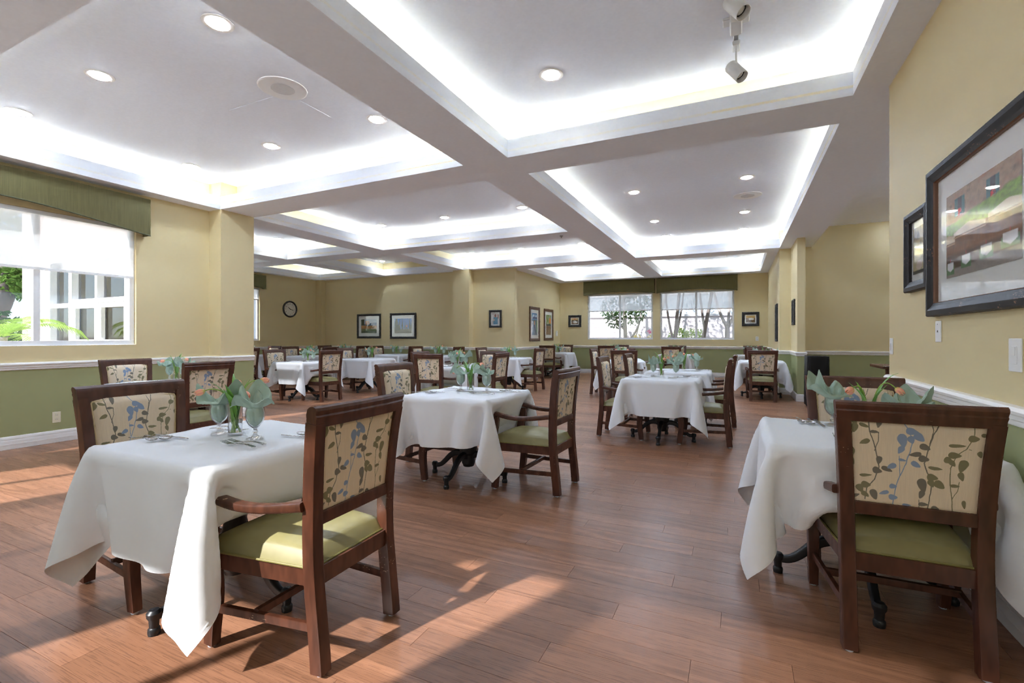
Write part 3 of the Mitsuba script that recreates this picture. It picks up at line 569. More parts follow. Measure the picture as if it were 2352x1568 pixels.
def drape(seed, rot, shift, seats, N=47, L=1.55, steps=200, iters=12):
    r = np.random.default_rng(seed); h = L/(N-1); a = (np.arange(N)-(N-1)/2)*h
    X, Y = np.meshgrid(a, a, indexing='ij'); c, s = math.cos(rot), math.sin(rot)
    p = np.stack([c*X-s*Y+shift[0], s*X+c*Y+shift[1], np.full_like(X, ZT+.008)], -1)
    p[..., 2] += .004*np.sin(3*X+1.0+seed)*np.sin(4*Y+seed); p += r.normal(0, .0008, p.shape)
    v = np.zeros_like(p); cons = []; S = slice
    def add(di, dj, k, l):
        for q in (0, 1) if max(di, dj) == 1 else (0, 1, 2, 3):
            st = 2*max(di, abs(dj))
            if di: ia, ib = S(q, N-di, st), S(q+di, N, st)
            else: ia = ib = S(0, N)
            if dj == 0: ja = jb = S(0, N)
            elif di == 0: ja, jb = S(q, N-dj, st), S(q+dj, N, st)
            elif dj > 0: ja, jb = S(0, N-dj), S(dj, N)
            else: ja, jb = S(-dj, N), S(0, N+dj)
            cons.append(((ia, ja), (ib, jb), l, k))
    add(1, 0, 1, h); add(0, 1, 1, h); add(1, 1, .3, h*2**.5); add(1, -1, .3, h*2**.5); add(2, 0, .12, 2*h); add(0, 2, .12, 2*h)
    def push_box(q, cen, half, R, rad):
        u = (q-cen)@R; d = np.abs(u)-(half-rad); m = d.max(-1) < rad
        if not m.any(): return
        u, d = u[m], d[m]; o = np.maximum(d, 0); on = np.linalg.norm(o, axis=1); dist = on+np.minimum(d.max(1), 0)-rad
        n = np.sign(u)*o/(on[:, None]+1e-12); ins = on == 0; n[ins] = 0; ax = d[ins].argmax(1); ii = np.where(ins)[0]; n[ii, ax] = np.sign(u[ii, ax])
        q[m] += (n*np.maximum(-dist, 0)[:, None])@R.T
    def push_caps(q, a_, b_, rad):
        ab = b_-a_; t = np.clip(((q-a_)@ab)/(ab@ab), 0, 1)[..., None]; d = q-(a_+t*ab); l = np.linalg.norm(d, axis=-1); m = l < rad
        if m.any(): q[m] += d[m]/(l[m][:, None]+1e-9)*(rad-l[m])[:, None]
    dt = .014; E3 = np.eye(3); m0 = np.maximum(np.abs(p[..., 0]), np.abs(p[..., 1])); inner = m0 < .402; outer = ~inner
    for it in range(steps):
        v[..., 2] -= 5.5*dt; v *= .96; q = p+np.clip(v*dt, -.02, .02)
        slide = .45*(1-np.clip((it-50)/60, 0, 1)); go = it > 40
        for k in range(iters):
            for A, B, l0, st in cons:
                d = q[A]-q[B]; l = np.sqrt((d*d).sum(-1, keepdims=True))+1e-12; g = (.5*st)*(l-l0)/l*d; q[A] -= g; q[B] += g
            if k % 2:
                qi = q[inner]; qi[:, 2] = np.maximum(qi[:, 2], ZT+.004); q[inner] = qi
                qo = q[outer]; push_box(qo, np.array([0, 0, ZT-.026]), np.array([.418, .418, .030]), E3, .014); q[outer] = qo
        if go:
            for sx, sy, deg in seats:
                t = math.radians(deg); f = np.array([-math.sin(t), math.cos(t), 0]); rt = np.array([math.cos(t), math.sin(t), 0]); R = np.stack([rt, f, [0, 0, 1.0]], 1)
                o = np.array([sx, sy, 0])-f*slide
                if it < 118:
                    push_box(q, o+f*.20+np.array([0, 0, .36]), np.array([.285, .395, .32]), R, .02); continue
                push_box(q, o+f*.275+np.array([0, 0, .385]), np.array([.265, .278, .088]), R, .02)
                for sg in (-1, 1):
                    push_caps(q, o+rt*sg*.25+f*.05+np.array([0, 0, .59]), o+rt*sg*.264+f*.570+np.array([0, 0, .588]), .036)
                    push_caps(q, o+rt*sg*.248+f*.508+np.array([0, 0, .02]), o+rt*sg*.256+f*.512+np.array([0, 0, .575]), .042)
        q[..., 2] = np.maximum(q[..., 2], .012)
        v = (q-p)/dt; top = (q[..., 2] > ZT-.008) & (np.abs(q[..., 0]) < .40) & (np.abs(q[..., 1]) < .40); v[top, :2] *= .2; p = q
    return p
def cloth_shape(G, up=2):
    if up > 1: G = np.stack([ndimage.zoom(G[..., i], up, order=3, mode='nearest', grid_mode=False) for i in range(3)], -1)
    n = G.shape[0]; t = np.linspace(0, 1, n); U, V = np.meshgrid(t, t, indexing='ij')
    return mikit.ply(grid_mesh(G), 'm_cloth', True, uv=np.stack([U, V], -1).reshape(-1, 2))

# ------------------------------------------------------------------ goblets, napkins, vases, tulips, cutlery
gob_bowl = P(lathe([(.0045, .049), (.016, .056), (.028, .068), (.0365, .086), (.0405, .106), (.0395, .126), (.0365, .142)], 32), 'm_glass', 60)
gob_thick = P(lathe([(.0001, .0475), (.008, .048), (.017, .0555), (.029, .068), (.0375, .086), (.0412, .106), (.0402, .126), (.0372, .143), (.0362, .144), (.0355, .143), (.0385, .126), (.0396, .106), (.0358, .087), (.0272, .0697), (.0155, .0578), (.007, .0545), (.0001, .054)], 36, True), 'm_solid_glass', 60)
vase_thick = P(lathe([(.0001, .0), (.0300, 0), (.0306, .003), (.0308, .08), (.0313, .160), (.0303, .1612), (.0293, .160), (.0288, .08), (.0286, .014), (.027, .0125), (.0001, .0125)], 36, True), 'm_solid_glass', 60)
gob_stem = P(lathe([(0, .0), (.036, .0), (.0375, .0022), (.034, .005), (.018, .010), (.0105, .018), (.0085, .026), (.0125, .034), (.0085, .041), (.0065, .046), (.011, .051), (0, .053)], 28), 'm_solid_glass', 50)
def napkin_mesh(seed, big=1.0):
    r = np.random.default_rng(100+seed); nt, nh = 96, 34; ms = []
    for layer in range(2):
        th = np.linspace(0, 2*PI, nt, endpoint=False); t = np.linspace(0, 1, nh); TH, TT = np.meshgrid(th, t, indexing='ij')
        pk = np.full(nt, .16); nk = 3 if layer == 0 else 2; a0 = r.uniform(0, 2*PI)
        for q in range(nk):
            a = a0+q*2*PI/nk+r.uniform(-.5, .5); hgt = [1.0, .62, .45][q]*r.uniform(.85, 1.1); wd = r.uniform(.75, 1.15); sk = r.uniform(-.35, .35)
            dl = (th-a+PI) % (2*PI)-PI; dl = np.where(dl > 0, dl/(1+sk), dl/(1-sk)); pk = np.maximum(pk, hgt*np.clip(1-np.abs(dl)/wd, 0, 1)**.8)
        pk = ndimage.gaussian_filter1d(pk, 1.2, mode='wrap'); PK = pk[:, None]
        ztop = .150+.120*PK*big; zb = .056
        s = np.clip((TT-.40)/.60, 0, 1); Z = np.where(TT < .40, zb+(.142-zb)*TT/.40, .142+(ztop-.142)*s)
        rin = np.interp(Z, [.054, .066, .082, .105, .125, .142], [.003, .018, .030, .0355, .0345, .031])
        flare = .033+(.030+.050*PK)*big*np.sin(s*PI/2)**1.3*(1.0 if layer == 0 else .6)
        Rr = np.where(TT < .40, rin, flare)*(.80 if layer else 1)
        ph = r.uniform(0, 6, 4); tw = TH+1.5*TT
        fold = .30*np.abs(np.sin(2.5*tw+ph[0]))**1.5+.16*np.abs(np.sin(4*tw-2.2*TT+ph[1]))-.25
        amt = np.where(TT < .40, .45*np.sin(PI*np.clip(TT/.5, 0, 1)), .25+.45*np.sin(PI*np.clip(s*.95, 0, 1)))
        Rr = Rr*(1+fold*amt); Rr = np.where(TT < .44, np.minimum(Rr, rin*1.0+.0005), Rr)
        lean = np.array([r.uniform(-.03, .03), r.uniform(-.03, .03)])*(s**1.5)[..., None]
        roll = .020*np.clip((s-.7)/.3, 0, 1)**2*(1-PK)
        A = np.stack([(Rr+roll)*np.cos(TH+.5*TT)+lean[..., 0], (Rr+roll)*np.sin(TH+.5*TT)+lean[..., 1], Z-roll*.9], -1)
        A += (meshkit.fbm(A*55+seed, 3)-.5)[..., None]*.006*np.where(TT < .44, .3, 1.0)[..., None]
        ms.append(grid_mesh(A, True, False))
    return cat_(ms)
NAPKINS = [P(napkin_mesh(i), 'm_napkin', 50) for i in range(5)]
NAP_BIG = P(napkin_mesh(7, 1.2), 'm_napkin', 50)
vase_wall = P(lathe([(.0305, .001), (.0308, .08), (.0312, .160)], 32), 'm_glass', 60)
vase_base = P(lathe([(0, 0), (.0300, 0), (.0303, .002), (.0303, .011), (0, .012)], 28), 'm_solid_glass', 40)
vase_water = P(lathe([(0, .0135), (.0278, .0135), (.0282, .074), (0, .074)], 28), 'm_water', 40)
def leaf_mesh(pth, w, cup=.35):
    p = np.asarray(pth, float); n = len(p); t = np.linspace(0, 1, n); wd = w*np.sin(PI*np.clip(t*.93+.06, 0, 1))**.8*(1-.25*t)
    tg = np.gradient(p, axis=0); tg /= np.linalg.norm(tg, axis=1, keepdims=True); out = p*[1, 1, 0]; out = out[-1]-out[0]+1e-6; s = np.cross(tg, out/np.linalg.norm(out)); s /= np.linalg.norm(s, axis=1, keepdims=True)+1e-9
    u = np.cross(tg, s); A = np.stack([p+s*wd[:, None]*a+u*(cup*wd*(a*a))[:, None]*-1 for a in np.linspace(-1, 1, 7)], 1)
    return grid_mesh(A)
def bloom_mesh(r, openness=.8):
    ms, cols = [], []; ca, cb = np.array(lin(246, 160, 148)), np.array(lin(250, 206, 150)); ye = np.array(lin(206, 200, 96))
    for q in range(6):
        a0 = q*PI/3; rad = 1.0 if q % 2 else .93
        t = np.linspace(0, 1, 10); a = np.linspace(-.62, .62, 7); TT, A_ = np.meshgrid(t, a, indexing='ij')
        wd = np.sin(PI*np.clip(TT*.88+.10, 0, 1))**.7; R = .0165*rad*np.sin(PI*np.clip(TT*.80+.10, 0, 1))**.75*(1-.3*TT*(1-openness))
        X = R*np.cos(a0+A_*wd*1.05); Y = R*np.sin(a0+A_*wd*1.05); Z = .046*TT-.003*np.abs(A_)*TT
        ms.append(grid_mesh(np.stack([X, Y, Z], -1)))
        e = np.clip(np.abs(A_)/.62, 0, 1)[..., None]; c = ca*(1-e*.8)+cb*e*.8; c = c*np.clip(TT[..., None]*3.2, 0, 1)+ye*(1-np.clip(TT[..., None]*3.2, 0, 1)); cols.append(c.reshape(-1, 3))
    return cat_(ms), np.vstack(cols)
BLOOM_M, BLOOM_C = bloom_mesh(rng)
BLOOM = mikit.ply(BLOOM_M, 'm_vertex', True, color=BLOOM_C)
def tulip_variant(seed):
    r = np.random.default_rng(300+seed); out = []
    n = 3 if seed % 3 else 4; a0 = r.uniform(0, 2*PI)
    for i in range(n):
        a = a0+i*2*PI/n+r.uniform(-.3, .3); ca, sa = math.cos(a), math.sin(a)
        up = r.uniform(.20, .255); droop = r.uniform(.0, .05); reach = r.uniform(.05, .11)
        pts = spline([(-ca*.013, -sa*.013, .014), (-ca*.002, -sa*.002, .08), (ca*.020, sa*.020, .165), (ca*(.02+reach*.55), sa*(.02+reach*.55), up), (ca*(.03+reach), sa*(.03+reach), up+.012-droop)], 18)
        parts = [('stem', P(sweep(pts, csec(.0027, 6), (0, 0.3, 1)), 'm_stem', 60), None)]
        d = pts[-1]-pts[-2]; d /= np.linalg.norm(d); M = trimesh.geometry.align_vectors([0, 0, 1], d); M[:3, 3] = pts[-1]-d*.002
        parts.append(('bloom', BLOOM, T(M)))
        for q in range(2 if i % 2 == 0 else 1):
            b = a+r.uniform(-.7, .7)+(.9 if q else -.35); cb, sb = math.cos(b), math.sin(b); hh = r.uniform(.23, .30); rc = r.uniform(.03, .085)
            lp = spline([(-cb*.008, -sb*.008, .03), (cb*.008, sb*.008, .11), (cb*.024, sb*.024, .17), (cb*(.026+rc*.6), sb*(.026+rc*.6), hh-.03), (cb*(.028+rc*1.2), sb*(.028+rc*1.2), hh)], 14)
            parts.append(('leaf', P(leaf_mesh(lp, r.uniform(.012, .019)), 'm_leaf', True), None))
        out.append(parts)
    return out
TULIPS = [tulip_variant(i) for i in range(6)]

def handle_poly(L, w0, w1): return [(-w0/2, 0), (-w1/2, -L), (0, -L-.004), (w1/2, -L), (w0/2, 0)]
def bend(m, f):
    v = m.vertices.copy(); v[:, 2] += f(v[:, 1]); m.vertices = v; return m
def fork_mesh():
    hd = Polygon([(-.0035, -.02), (-.004, 0), (-.0125, .016), (-.0125, .036), (.0125, .036), (.0125, .016), (.004, 0), (.0035, -.02)])
    tines = unary_union([sbox(x-.0016, .03, x+.0016, .072) for x in (-.0105, -.0035, .0035, .0105)])
    p = unary_union([hd, tines, Polygon(handle_poly(.145, .007, .016)).buffer(.0005)]).segmentize(.006)
    v, f = trimesh.creation.triangulate_polygon(p, engine='triangle') if False else (None, None)
    m = extr(p, .0022)
    m = m.subdivide_to_size(.012)
    return bend(m, lambda y: np.where(y > -.02, .004+.010*np.clip(1-((y-.02)/.05)**2, -.3, 1)*0+.006*((y-.018)/.05)**2, .006*np.sin(np.clip((-y-.02)/.13, 0, 1)*PI)+.005))
def spoon_mesh(s=1.0):
    bw = Polygon([(.0195*s*math.cos(a), .030*s*math.sin(a)+.030*s) for a in np.linspace(0, 2*PI, 30, endpoint=False)])
    p = unary_union([bw, Polygon(handle_poly(.135, .007, .015)), sbox(-.0035, -.01, .0035, .006)]).segmentize(.006)
    m = extr(p, .0020).subdivide_to_size(.008); v = m.vertices.copy()
    q = np.clip(1-((v[:, 0]/(.0195*s))**2+((v[:, 1]-.030*s)/(.030*s))**2), 0, 1)
    v[:, 2] += np.where(v[:, 1] > 0, .009-.0085*np.sqrt(q), .009*np.cos(np.clip(-v[:, 1]/.09, 0, 1)*PI/2)+.0015); m.vertices = v
    return m
def knife_mesh():
    bl_ = Polygon([(-.007, 0), (-.009, .04), (-.010, .085), (-.006, .108), (.003, .118), (.006, .10), (.006, 0)])
    m = cat_([extr(bl_, .0016), extr(Polygon([(-.007, .002), (-.0075, -.03), (-.009, -.10), (0, -.112), (.009, -.10), (.0075, -.03), (.007, .002)]), .0055, frame_at((0, 0, -.001), (1, 0, 0), (0, 1, 0)))])
    m.apply_translation([0, 0, .0015]); return m
FORK, SPOON, SPOON2, KNIFE = P(fork_mesh(), 'm_steel', 35), P(spoon_mesh(), 'm_steel', 35), P(spoon_mesh(1.18), 'm_steel', 35), P(knife_mesh(), 'm_steel', 30)

# ------------------------------------------------------------------ the tables, laid out as in the room
SIDE = {'W': 'right', 'E': 'left', 'N': 'near', 'S': 'far'}
# id: centre, phrase, chairs (heading, x, y, twist, what sets it apart), cutlery?, tulips, vase offset, which napkins
TAB = {
 'T1': ((-2.13, 1.46), 'the nearest white table', [('W', -1.345, 1.435, 2, 'patterned back in full view'), ('E', -2.88, 1.41, 0, 'cream panel above the cloth')], 1, 0, (-.06, .04)),
 'T2': ((-2.08, 3.52), 'the middle foreground table', [('W', -1.215, 3.575, -2, 'seen side on'), ('E', -2.87, 3.52, 0, 'partly hidden')], 1, 1, (-.02, .07)),
 'T3': ((-.79, 5.80), 'the front paired table', [('E', -1.517, 5.88, 0, 'turned to the right'), ('W', -.070, 5.86, 0, 'turned to the left')], 1, 2, (-.03, .12)),
 'T3b': ((-.74, 7.10), 'the rear paired table', [('E', -1.46, 7.12, 0, 'turned to the right'), ('W', -.03, 7.10, 0, 'turned to the left')], 1, 3, (.06, .05)),
 'T4': ((.535, 2.78), 'the table by the right wall', [('N', .590, 2.205, 1, 'in the foreground'), ('S', .640, 3.50, -1, 'behind the tulips')], 1, 4, (.06, .12)),
 'T5': ((.44, 10.80), 'the table by the pier', [('N', .437, 9.94, 0, 'back to viewer'), ('S', .44, 11.66, 0, 'only the top showing')], 0, 5, (.06, .0)),
 'T5b': ((.40, 14.15), 'the table in the right corner', [('N', .42, 13.2, 0, 'top rail showing'), ('S', .41, 14.98, 0, 'close to the back wall')], 0, 1, (.0, .0)),
 'T6': ((-5.42, 2.98), 'the table below the left window', [('E', -6.13, 2.93, 0, 'lit pale panel'), ('W', -4.70, 2.95, 0, 'patterned back showing')], 0, 2, (-.12, .14)),
 'T7': ((-7.58, 6.60), 'the table right of the pillar', [('W', -6.86, 6.58, -8, 'back and seat showing'), ('E', -8.30, 6.50, 0, 'cream panel showing')], 1, 3, (.0, .08)),
 'T8': ((-7.40, 8.18), 'the table before the landscapes', [('E', -8.13, 8.2, 0, 'cream panel showing')], 1, 0, (-.10, .22)),
 'TA': ((-11.75, 8.45), 'the table by the far window', [('S', -11.72, 9.18, 0, 'pale, facing viewer')], 0, 4, (.0, .0)),
 'T20': ((-10.5, 7.03), 'the table behind the pillar', [('W', -9.76, 7.0, 0, 'cut off by the pier')], 0, 5, (.0, .0)),
 'TB': ((-9.90, 8.80), 'the table below the clock', [('E', -10.62, 8.80, 0, 'partly hidden'), ('W', -9.18, 8.78, 0, 'dark top only')], 0, 2, (.0, .0)),
 'TC': ((-10.30, 10.35), 'the table in the left corner', [('E', -11.05, 10.35, 0, 'facing right'), ('W', -9.58, 10.35, 0, 'dark back showing')], 0, 3, (.0, .0)),
 'T10': ((-8.56, 10.55), 'the table under the landscapes', [('E', -9.24, 10.55, 0, 'cream panel showing'), ('W', -7.93, 10.55, 0, 'back turned')], 0, 1, (.0, .0)),
 'T11': ((-7.08, 10.45), 'the table before the wall column', [('E', -7.79, 10.45, 0, 'cream panel showing'), ('W', -6.42, 10.38, 0, 'patterned back showing')], 0, 0, (.0, .0)),
 'T12': ((-4.10, 6.58), 'the table set for four', [('E', -4.86, 6.62, 0, 'top rail showing'), ('N', -4.10, 5.78, 0, 'back to viewer'), ('W', -3.37, 6.72, 0, 'back turned right'), ('S', -3.86, 7.36, 0, 'cream front showing')], 1, 4, (-.06, .10)),
 'T13': ((-4.78, 9.93), 'the table by the narrow prints', [('E', -5.52, 9.95, 0, 'mostly hidden'), ('W', -4.00, 9.90, -4, 'seen side on')], 1, 5, (-.05, .10)),
 'T14': ((-5.00, 13.88), 'the table in the corner past the prints', [('N', -5.05, 13.08, 0, 'back to viewer'), ('S', -5.02, 14.65, 0, 'facing viewer')], 0, 3, (.0, .0)),
 'T15': ((-2.05, 9.70), 'the table before the rear windows', [('N', -1.90, 8.88, 0, 'wide back to viewer'), ('S', -2.25, 10.5, 0, 'strip of front showing'), ('E', -2.75, 9.86, 0, 'edge on')], 0, 2, (-.1, .1)),
 'T16': ((-3.42, 14.35), 'the table under the left rear window', [('N', -3.42, 13.6, 0, 'back to viewer'), ('S', -3.32, 15.08, 0, 'against the wall')], 0, 4, (.0, .0)),
 'T17': ((-1.55, 13.75), 'the table under the right rear window', [('N', -1.55, 12.98, 0, 'back to viewer'), ('S', -1.57, 14.55, 0, 'against the wall')], 0, 5, (.0, .0)),
}
def local(t, ch): return [(x-t[0], y-t[1], HEADING[h]+w) for h, x, y, w, _ in ch]
SIM = {}
def sim(name, *a, **k): SIM[name] = drape(*a, **k)
sim('T1', 1, math.radians(-2.5), (-.01, -.015), local(TAB['T1'][0], TAB['T1'][2]))
sim('T2', 2, math.radians(2.0), (.0, .0), local(TAB['T2'][0], TAB['T2'][2]))
sim('T4', 4, math.radians(-2), (.0, .01), local(TAB['T4'][0], TAB['T4'][2]))
sim('EW', 5, math.radians(1.0), (.0, -.01), [(-.73, .05, 270), (.72, .04, 90)])
sim('NS', 6, math.radians(-1.5), (.01, .0), [(0, -.80, 0), (.02, .78, 180)])
sim('four', 8, math.radians(2), (.01, .0), [(-.76, .04, 270), (0, -.80, 0), (.73, .12, 90), (.24, .78, 180)])
CL = {k: cloth_shape(g, 2 if k in ('T1', 'T2', 'T4', 'EW', 'four') else 1) for k, g in SIM.items()}
CL['EW1'] = cloth_shape(SIM['EW'], 1)
WHICH = {'T1': 'T1', 'T2': 'T2', 'T4': 'T4', 'T3': 'EW', 'T3b': 'EW', 'T12': 'four', 'T5': 'NS', 'T5b': 'NS', 'T14': 'NS', 'T16': 'NS', 'T17': 'NS', 'T15': 'four', 'TA': 'NS', 'T7': 'EW', 'T8': 'EW', 'T13': 'EW'}
NAPI = 0
for ti, (tid, (c, phrase, chs, cut, tv, vo)) in enumerate(TAB.items()):
    dist = math.hypot(*c); fine = dist < 8.5
    table(c[0], c[1], 'black iron pedestal of '+phrase)
    w = WHICH.get(tid, 'EW1')
    obj('tablecloth', CL[w], None, at(c[0], c[1], .0, 180 if (w in ('EW1', 'NS') and ti % 2) else 0), label='white cloth draped over '+phrase, cat='tablecloth')
    for h, x, y, tw, what in chs:
        chair(x, y, h, f'wood armchair, {SIDE[h]} side of {phrase}, {what}', 'dark wood dining armchairs', tw, fine)
    z = ZT+.008; vx, vy = c[0]+vo[0], c[1]+vo[1]
    k = thing('flower_vase', 'slim glass vase of tulips on '+phrase, 'vase', 'glass vases on the tables')
    near = dist < 4.5
    if near: obj('glass', vase_thick, k, at(vx, vy, z))
    else: obj('glass', vase_wall, k, at(vx, vy, z)); obj('base', vase_base, k, at(vx, vy, z))
    if fine: obj('water', vase_water, k, at(vx, vy, z))
    ang = 67.0*ti
    bunch = TULIPS[tv]; place = [float((np.array((at(vx, vy, z, ang) @ p_[1][2]).matrix)[:3, 3])@RGT) for p_ in bunch]
    for qi, parts in enumerate(bunch):
        rank = sorted(place).index(place[qi]); nm_ = ['leftmost', 'middle', 'rightmost'] if len(bunch) == 3 else ['leftmost', 'second', 'third', 'rightmost']
        t = thing('tulip', nm_[rank]+' salmon tulip in the vase on '+phrase, 'tulip', 'salmon tulips in the vases')
        for nm, shp, M in parts:
            A = at(vx, vy, z, ang); obj(nm, shp, t, A if M is None else A @ M)
    for h, x, y, tw, what in chs:
        f = np.array({'N': (0, 1), 'S': (0, -1), 'E': (1, 0), 'W': (-1, 0)}[h], float); l = np.array([-f[1], f[0]])
        seat = f'{SIDE[h]} place of {phrase}'
        if len(chs) > 2 or h in 'EW': g = np.array([vx, vy])-f*(.15 if h == 'W' else .11)-l*(.0)+np.array([.02, -.02])
        else: g = np.array([vx, vy])-f*.13-l*.13
        obj_k = thing('goblet', 'footed water goblet at '+seat, 'goblet', 'goblets with napkins')
        obj('bowl', gob_thick if near else gob_bowl, obj_k, at(g[0], g[1], z)); obj('stem', gob_stem, obj_k, at(g[0], g[1], z))
        NAPI += 1
        obj('napkin', NAP_BIG if (tid == 'T4' and h == 'S') else NAPKINS[NAPI % 5], None, at(g[0], g[1], z, 131.0*NAPI), label='green napkin in the goblet at '+seat, cat='napkin', group='sage green napkins')
        if cut:
            deg = HEADING[h]; cc = np.array(c)
            def lay(nm, shp, lat, back, lab, tilt=0):
                q = cc-f*back+l*lat; obj(nm, shp, None, at(q[0], q[1], z+.001, deg+tilt), label=lab, cat=nm, group=f'{nm}s at {seat}')
            lay('fork', FORK, .072, .14, 'inner steel fork at '+seat, 3); lay('fork', FORK, .112, .145, 'outer steel fork at '+seat, -2)
            lay('knife', KNIFE, -.13, .27, 'steel table knife at '+seat, 4)
            lay('spoon', SPOON2, -.17, .28, 'larger inner steel spoon at '+seat, -3); lay('spoon', SPOON, -.215, .30, 'smaller outer steel spoon at '+seat, 2)

# ------------------------------------------------------------------ framed pictures, clock, plates
def fb(u, v, s, seed=0, o=4): return meshkit.fbm(np.stack([u*s, v*s, 0*u+seed*7.3], -1), o, seed)
def C(*c): return np.array(lin(*c))
def over(c, m, col): m = np.clip(m, 0, 1)[..., None]; return c*(1-m)+np.asarray(col)*m
def inbox(u, v, a, b, c, d, s=.01): return np.clip((u-a)/s, 0, 1)*np.clip((b-u)/s, 0, 1)*np.clip((v-c)/s, 0, 1)*np.clip((d-v)/s, 0, 1)
def pr_bistro(u, v):
    n = fb(u, v, 26, 1); c = C(176, 152, 130)*(.75+.5*n[..., None]); c = over(c, (fb(u, v, 9, 2)-.5)*3, C(170, 118, 96)); c = over(c, (fb(u, v, 14, 4)-.58)*4, C(120, 104, 92))
    for a in (.22, .68):
        c = over(c, inbox(u, v, a-.085, a+.085, .70, .92), C(60, 110, 116)); c = over(c, inbox(u, v, a-.035, a+.04, .71, .92), C(46, 50, 62)); c = over(c, inbox(u, v, a-.03, a+.035, .70, .79)*(fb(u, v, 40, 5) > .45), C(206, 60, 62))
    e = .55+.13*u+.06*(fb(u, v, 7, 6)-.5); g = C(126, 162, 60)*(.55+.9*fb(u, v, 34, 7)[..., None]); c = over(c, np.clip((e+.10-v)/.03, 0, 1), g)
    c = over(c, np.clip((.50+.05*u-v)/.015, 0, 1), C(128, 84, 48)*(.45+1.0*fb(u*2, v*.6, 14, 8)[..., None]))
    for a, w, b in ((.02, .13, .47), (.36, .24, .53), (.86, .24, .57)):
        top = b+.05-.55*np.clip(np.abs(u-a)-.02, 0, 1)*.5; c = over(c, np.clip((w-np.abs(u-a))/.01, 0, 1)*np.clip((top-v)/.01, 0, 1)*np.clip((v-b+.06+.03*np.sin((u-a)*60)*0)/.01, 0, 1), C(240, 226, 206)*(.86+.25*fb(u, v, 10, 3)[..., None]))
        c = over(c, inbox(u, v, a-w, a+w, b-.085, b-.062, .008), C(206, 176, 146))
    c = over(c, np.clip((.30-v)/.05, 0, 1)*.8, C(58, 44, 34)); c = over(c, np.clip((.10+.05*u-v)/.02, 0, 1), C(156, 148, 142)*(.8+.4*fb(u, v, 40, 9)[..., None]))
    for a, b, s in ((.07, .13, .055), (.32, .17, .065), (.60, .20, .075), (.88, .24, .085)):
        c = over(c, inbox(u, v, a-s*1.25, a+s*1.25, b-.10, b+.02), C(96, 128, 92)); c = over(c, np.clip((s-np.abs(u-a))/.008, 0, 1)*np.clip((b+.055-v)/.01, 0, 1)*np.clip((v-b+.03+(s-np.abs(u-a))*.6)/.01, 0, 1), C(238, 240, 244)); c = over(c, inbox(u, v, a-.008, a+.008, b+.05, b+.10), C(196, 50, 52))
    return c
def pr_hill(u, v):
    c = C(196, 208, 220)+0*u[..., None]; c = over(c, np.clip((.66+.12*np.abs(u-.8)*-1+.1*u-v+.06*fb(u, v, 8, 1))/.02, 0, 1), C(84, 104, 132))
    c = over(c, np.clip((.55+.08*(fb(u, v, 7, 2)-.5)-v)/.03, 0, 1), C(170, 122, 70)*(.6+.8*fb(u, v, 22, 3)[..., None])); c = over(c, np.clip((.34+.12*(fb(u, v, 9, 4)-.5)-v)/.05, 0, 1), C(96, 104, 62)*(.5+fb(u, v, 26, 5)[..., None]))
    c = over(c, np.clip((.18+.1*(fb(u, v, 9, 6)-.5)-v)/.05, 0, 1), C(60, 74, 56)*(.5+fb(u, v, 26, 5)[..., None]))
    c = over(c, inbox(u, v, .27, .50, .60, .88)*np.clip((.96-np.abs(u-.40)*.9-v)/.02, 0, 1), C(206, 158, 112)); c = over(c, inbox(u, v, .34, .55, .62, .82), C(178, 128, 92)); c = over(c, np.clip((.22+.04*(fb(u, v, 20, 7)-.5)-u)/.02, 0, 1)*np.clip((v-.55)/.02, 0, 1), C(50, 62, 46))
    return c
def pr_park(u, v):
    c = C(56, 112, 186)*(1-.0*v[..., None])+np.clip(.75-v, 0, 1)[..., None]*C(150, 180, 210)*.6
    c = over(c, np.clip((.30+.05*(fb(u, v, 10, 1)-.5)-v)/.03, 0, 1), C(120, 92, 64)*(.6+.8*fb(u, v, 18, 2)[..., None]))
    for a, w, h in ((.12, .17, 1.02), (.30, .07, .82), (.46, .075, .78), (.62, .05, .66), (.73, .05, .58), (.88, .07, .84), (.97, .06, .7)):
        r = w*(1.1-(v-.2)/h)*(1+.9*(fb(u, v, 24, int(a*50))-.5)); c = over(c, np.clip((r-np.abs(u-a))/.012, 0, 1)*(v > .18), C(34, 52, 36)*(.5+fb(u, v, 30, 4)[..., None]))
    c = over(c, inbox(u, v, .66, .76, .42, .55, .03), C(206, 104, 66)); c = over(c, np.clip((.22+.06*(fb(u, v, 9, 5)-.5)-v)/.03, 0, 1), C(70, 66, 46)*(.5+fb(u, v, 25, 6)[..., None]))
    return c
def pr_street(u, v):
    c = C(72, 126, 178)*(.8+.4*fb(u, v, 6, 1)[..., None]); c = over(c, inbox(u, v, -.1, 1.1, .74, .82), C(34, 62, 110)); c = over(c, (np.hypot((u-.30)/.20, (v-.88)/.05) < 1)*1.0, C(206, 226, 240)); c = over(c, (np.hypot((u-.76)/.16, (v-.87)/.05) < 1)*1.0, C(190, 216, 236))
    c = over(c, np.clip((.70-v)/.02, 0, 1), C(70, 98, 120)*(.6+.7*fb(u, v, 10, 2)[..., None])); c = over(c, np.clip((.16+.9*(.62-v)-np.abs(u-.42))/.04, 0, 1)*np.clip((.62-v)/.02, 0, 1), C(128, 150, 172)); c = over(c, np.clip((.07-np.abs(u-.46-(.45-v)*.75))/.02, 0, 1)*np.clip((.52-v)/.05, 0, 1), C(44, 56, 86))
    c = over(c, inbox(u, v, .38, .54, .46, .66, .03), C(210, 152, 96)); c = over(c, inbox(u, v, .82, 1.1, .12, .7, .06), C(96, 146, 92)); return c
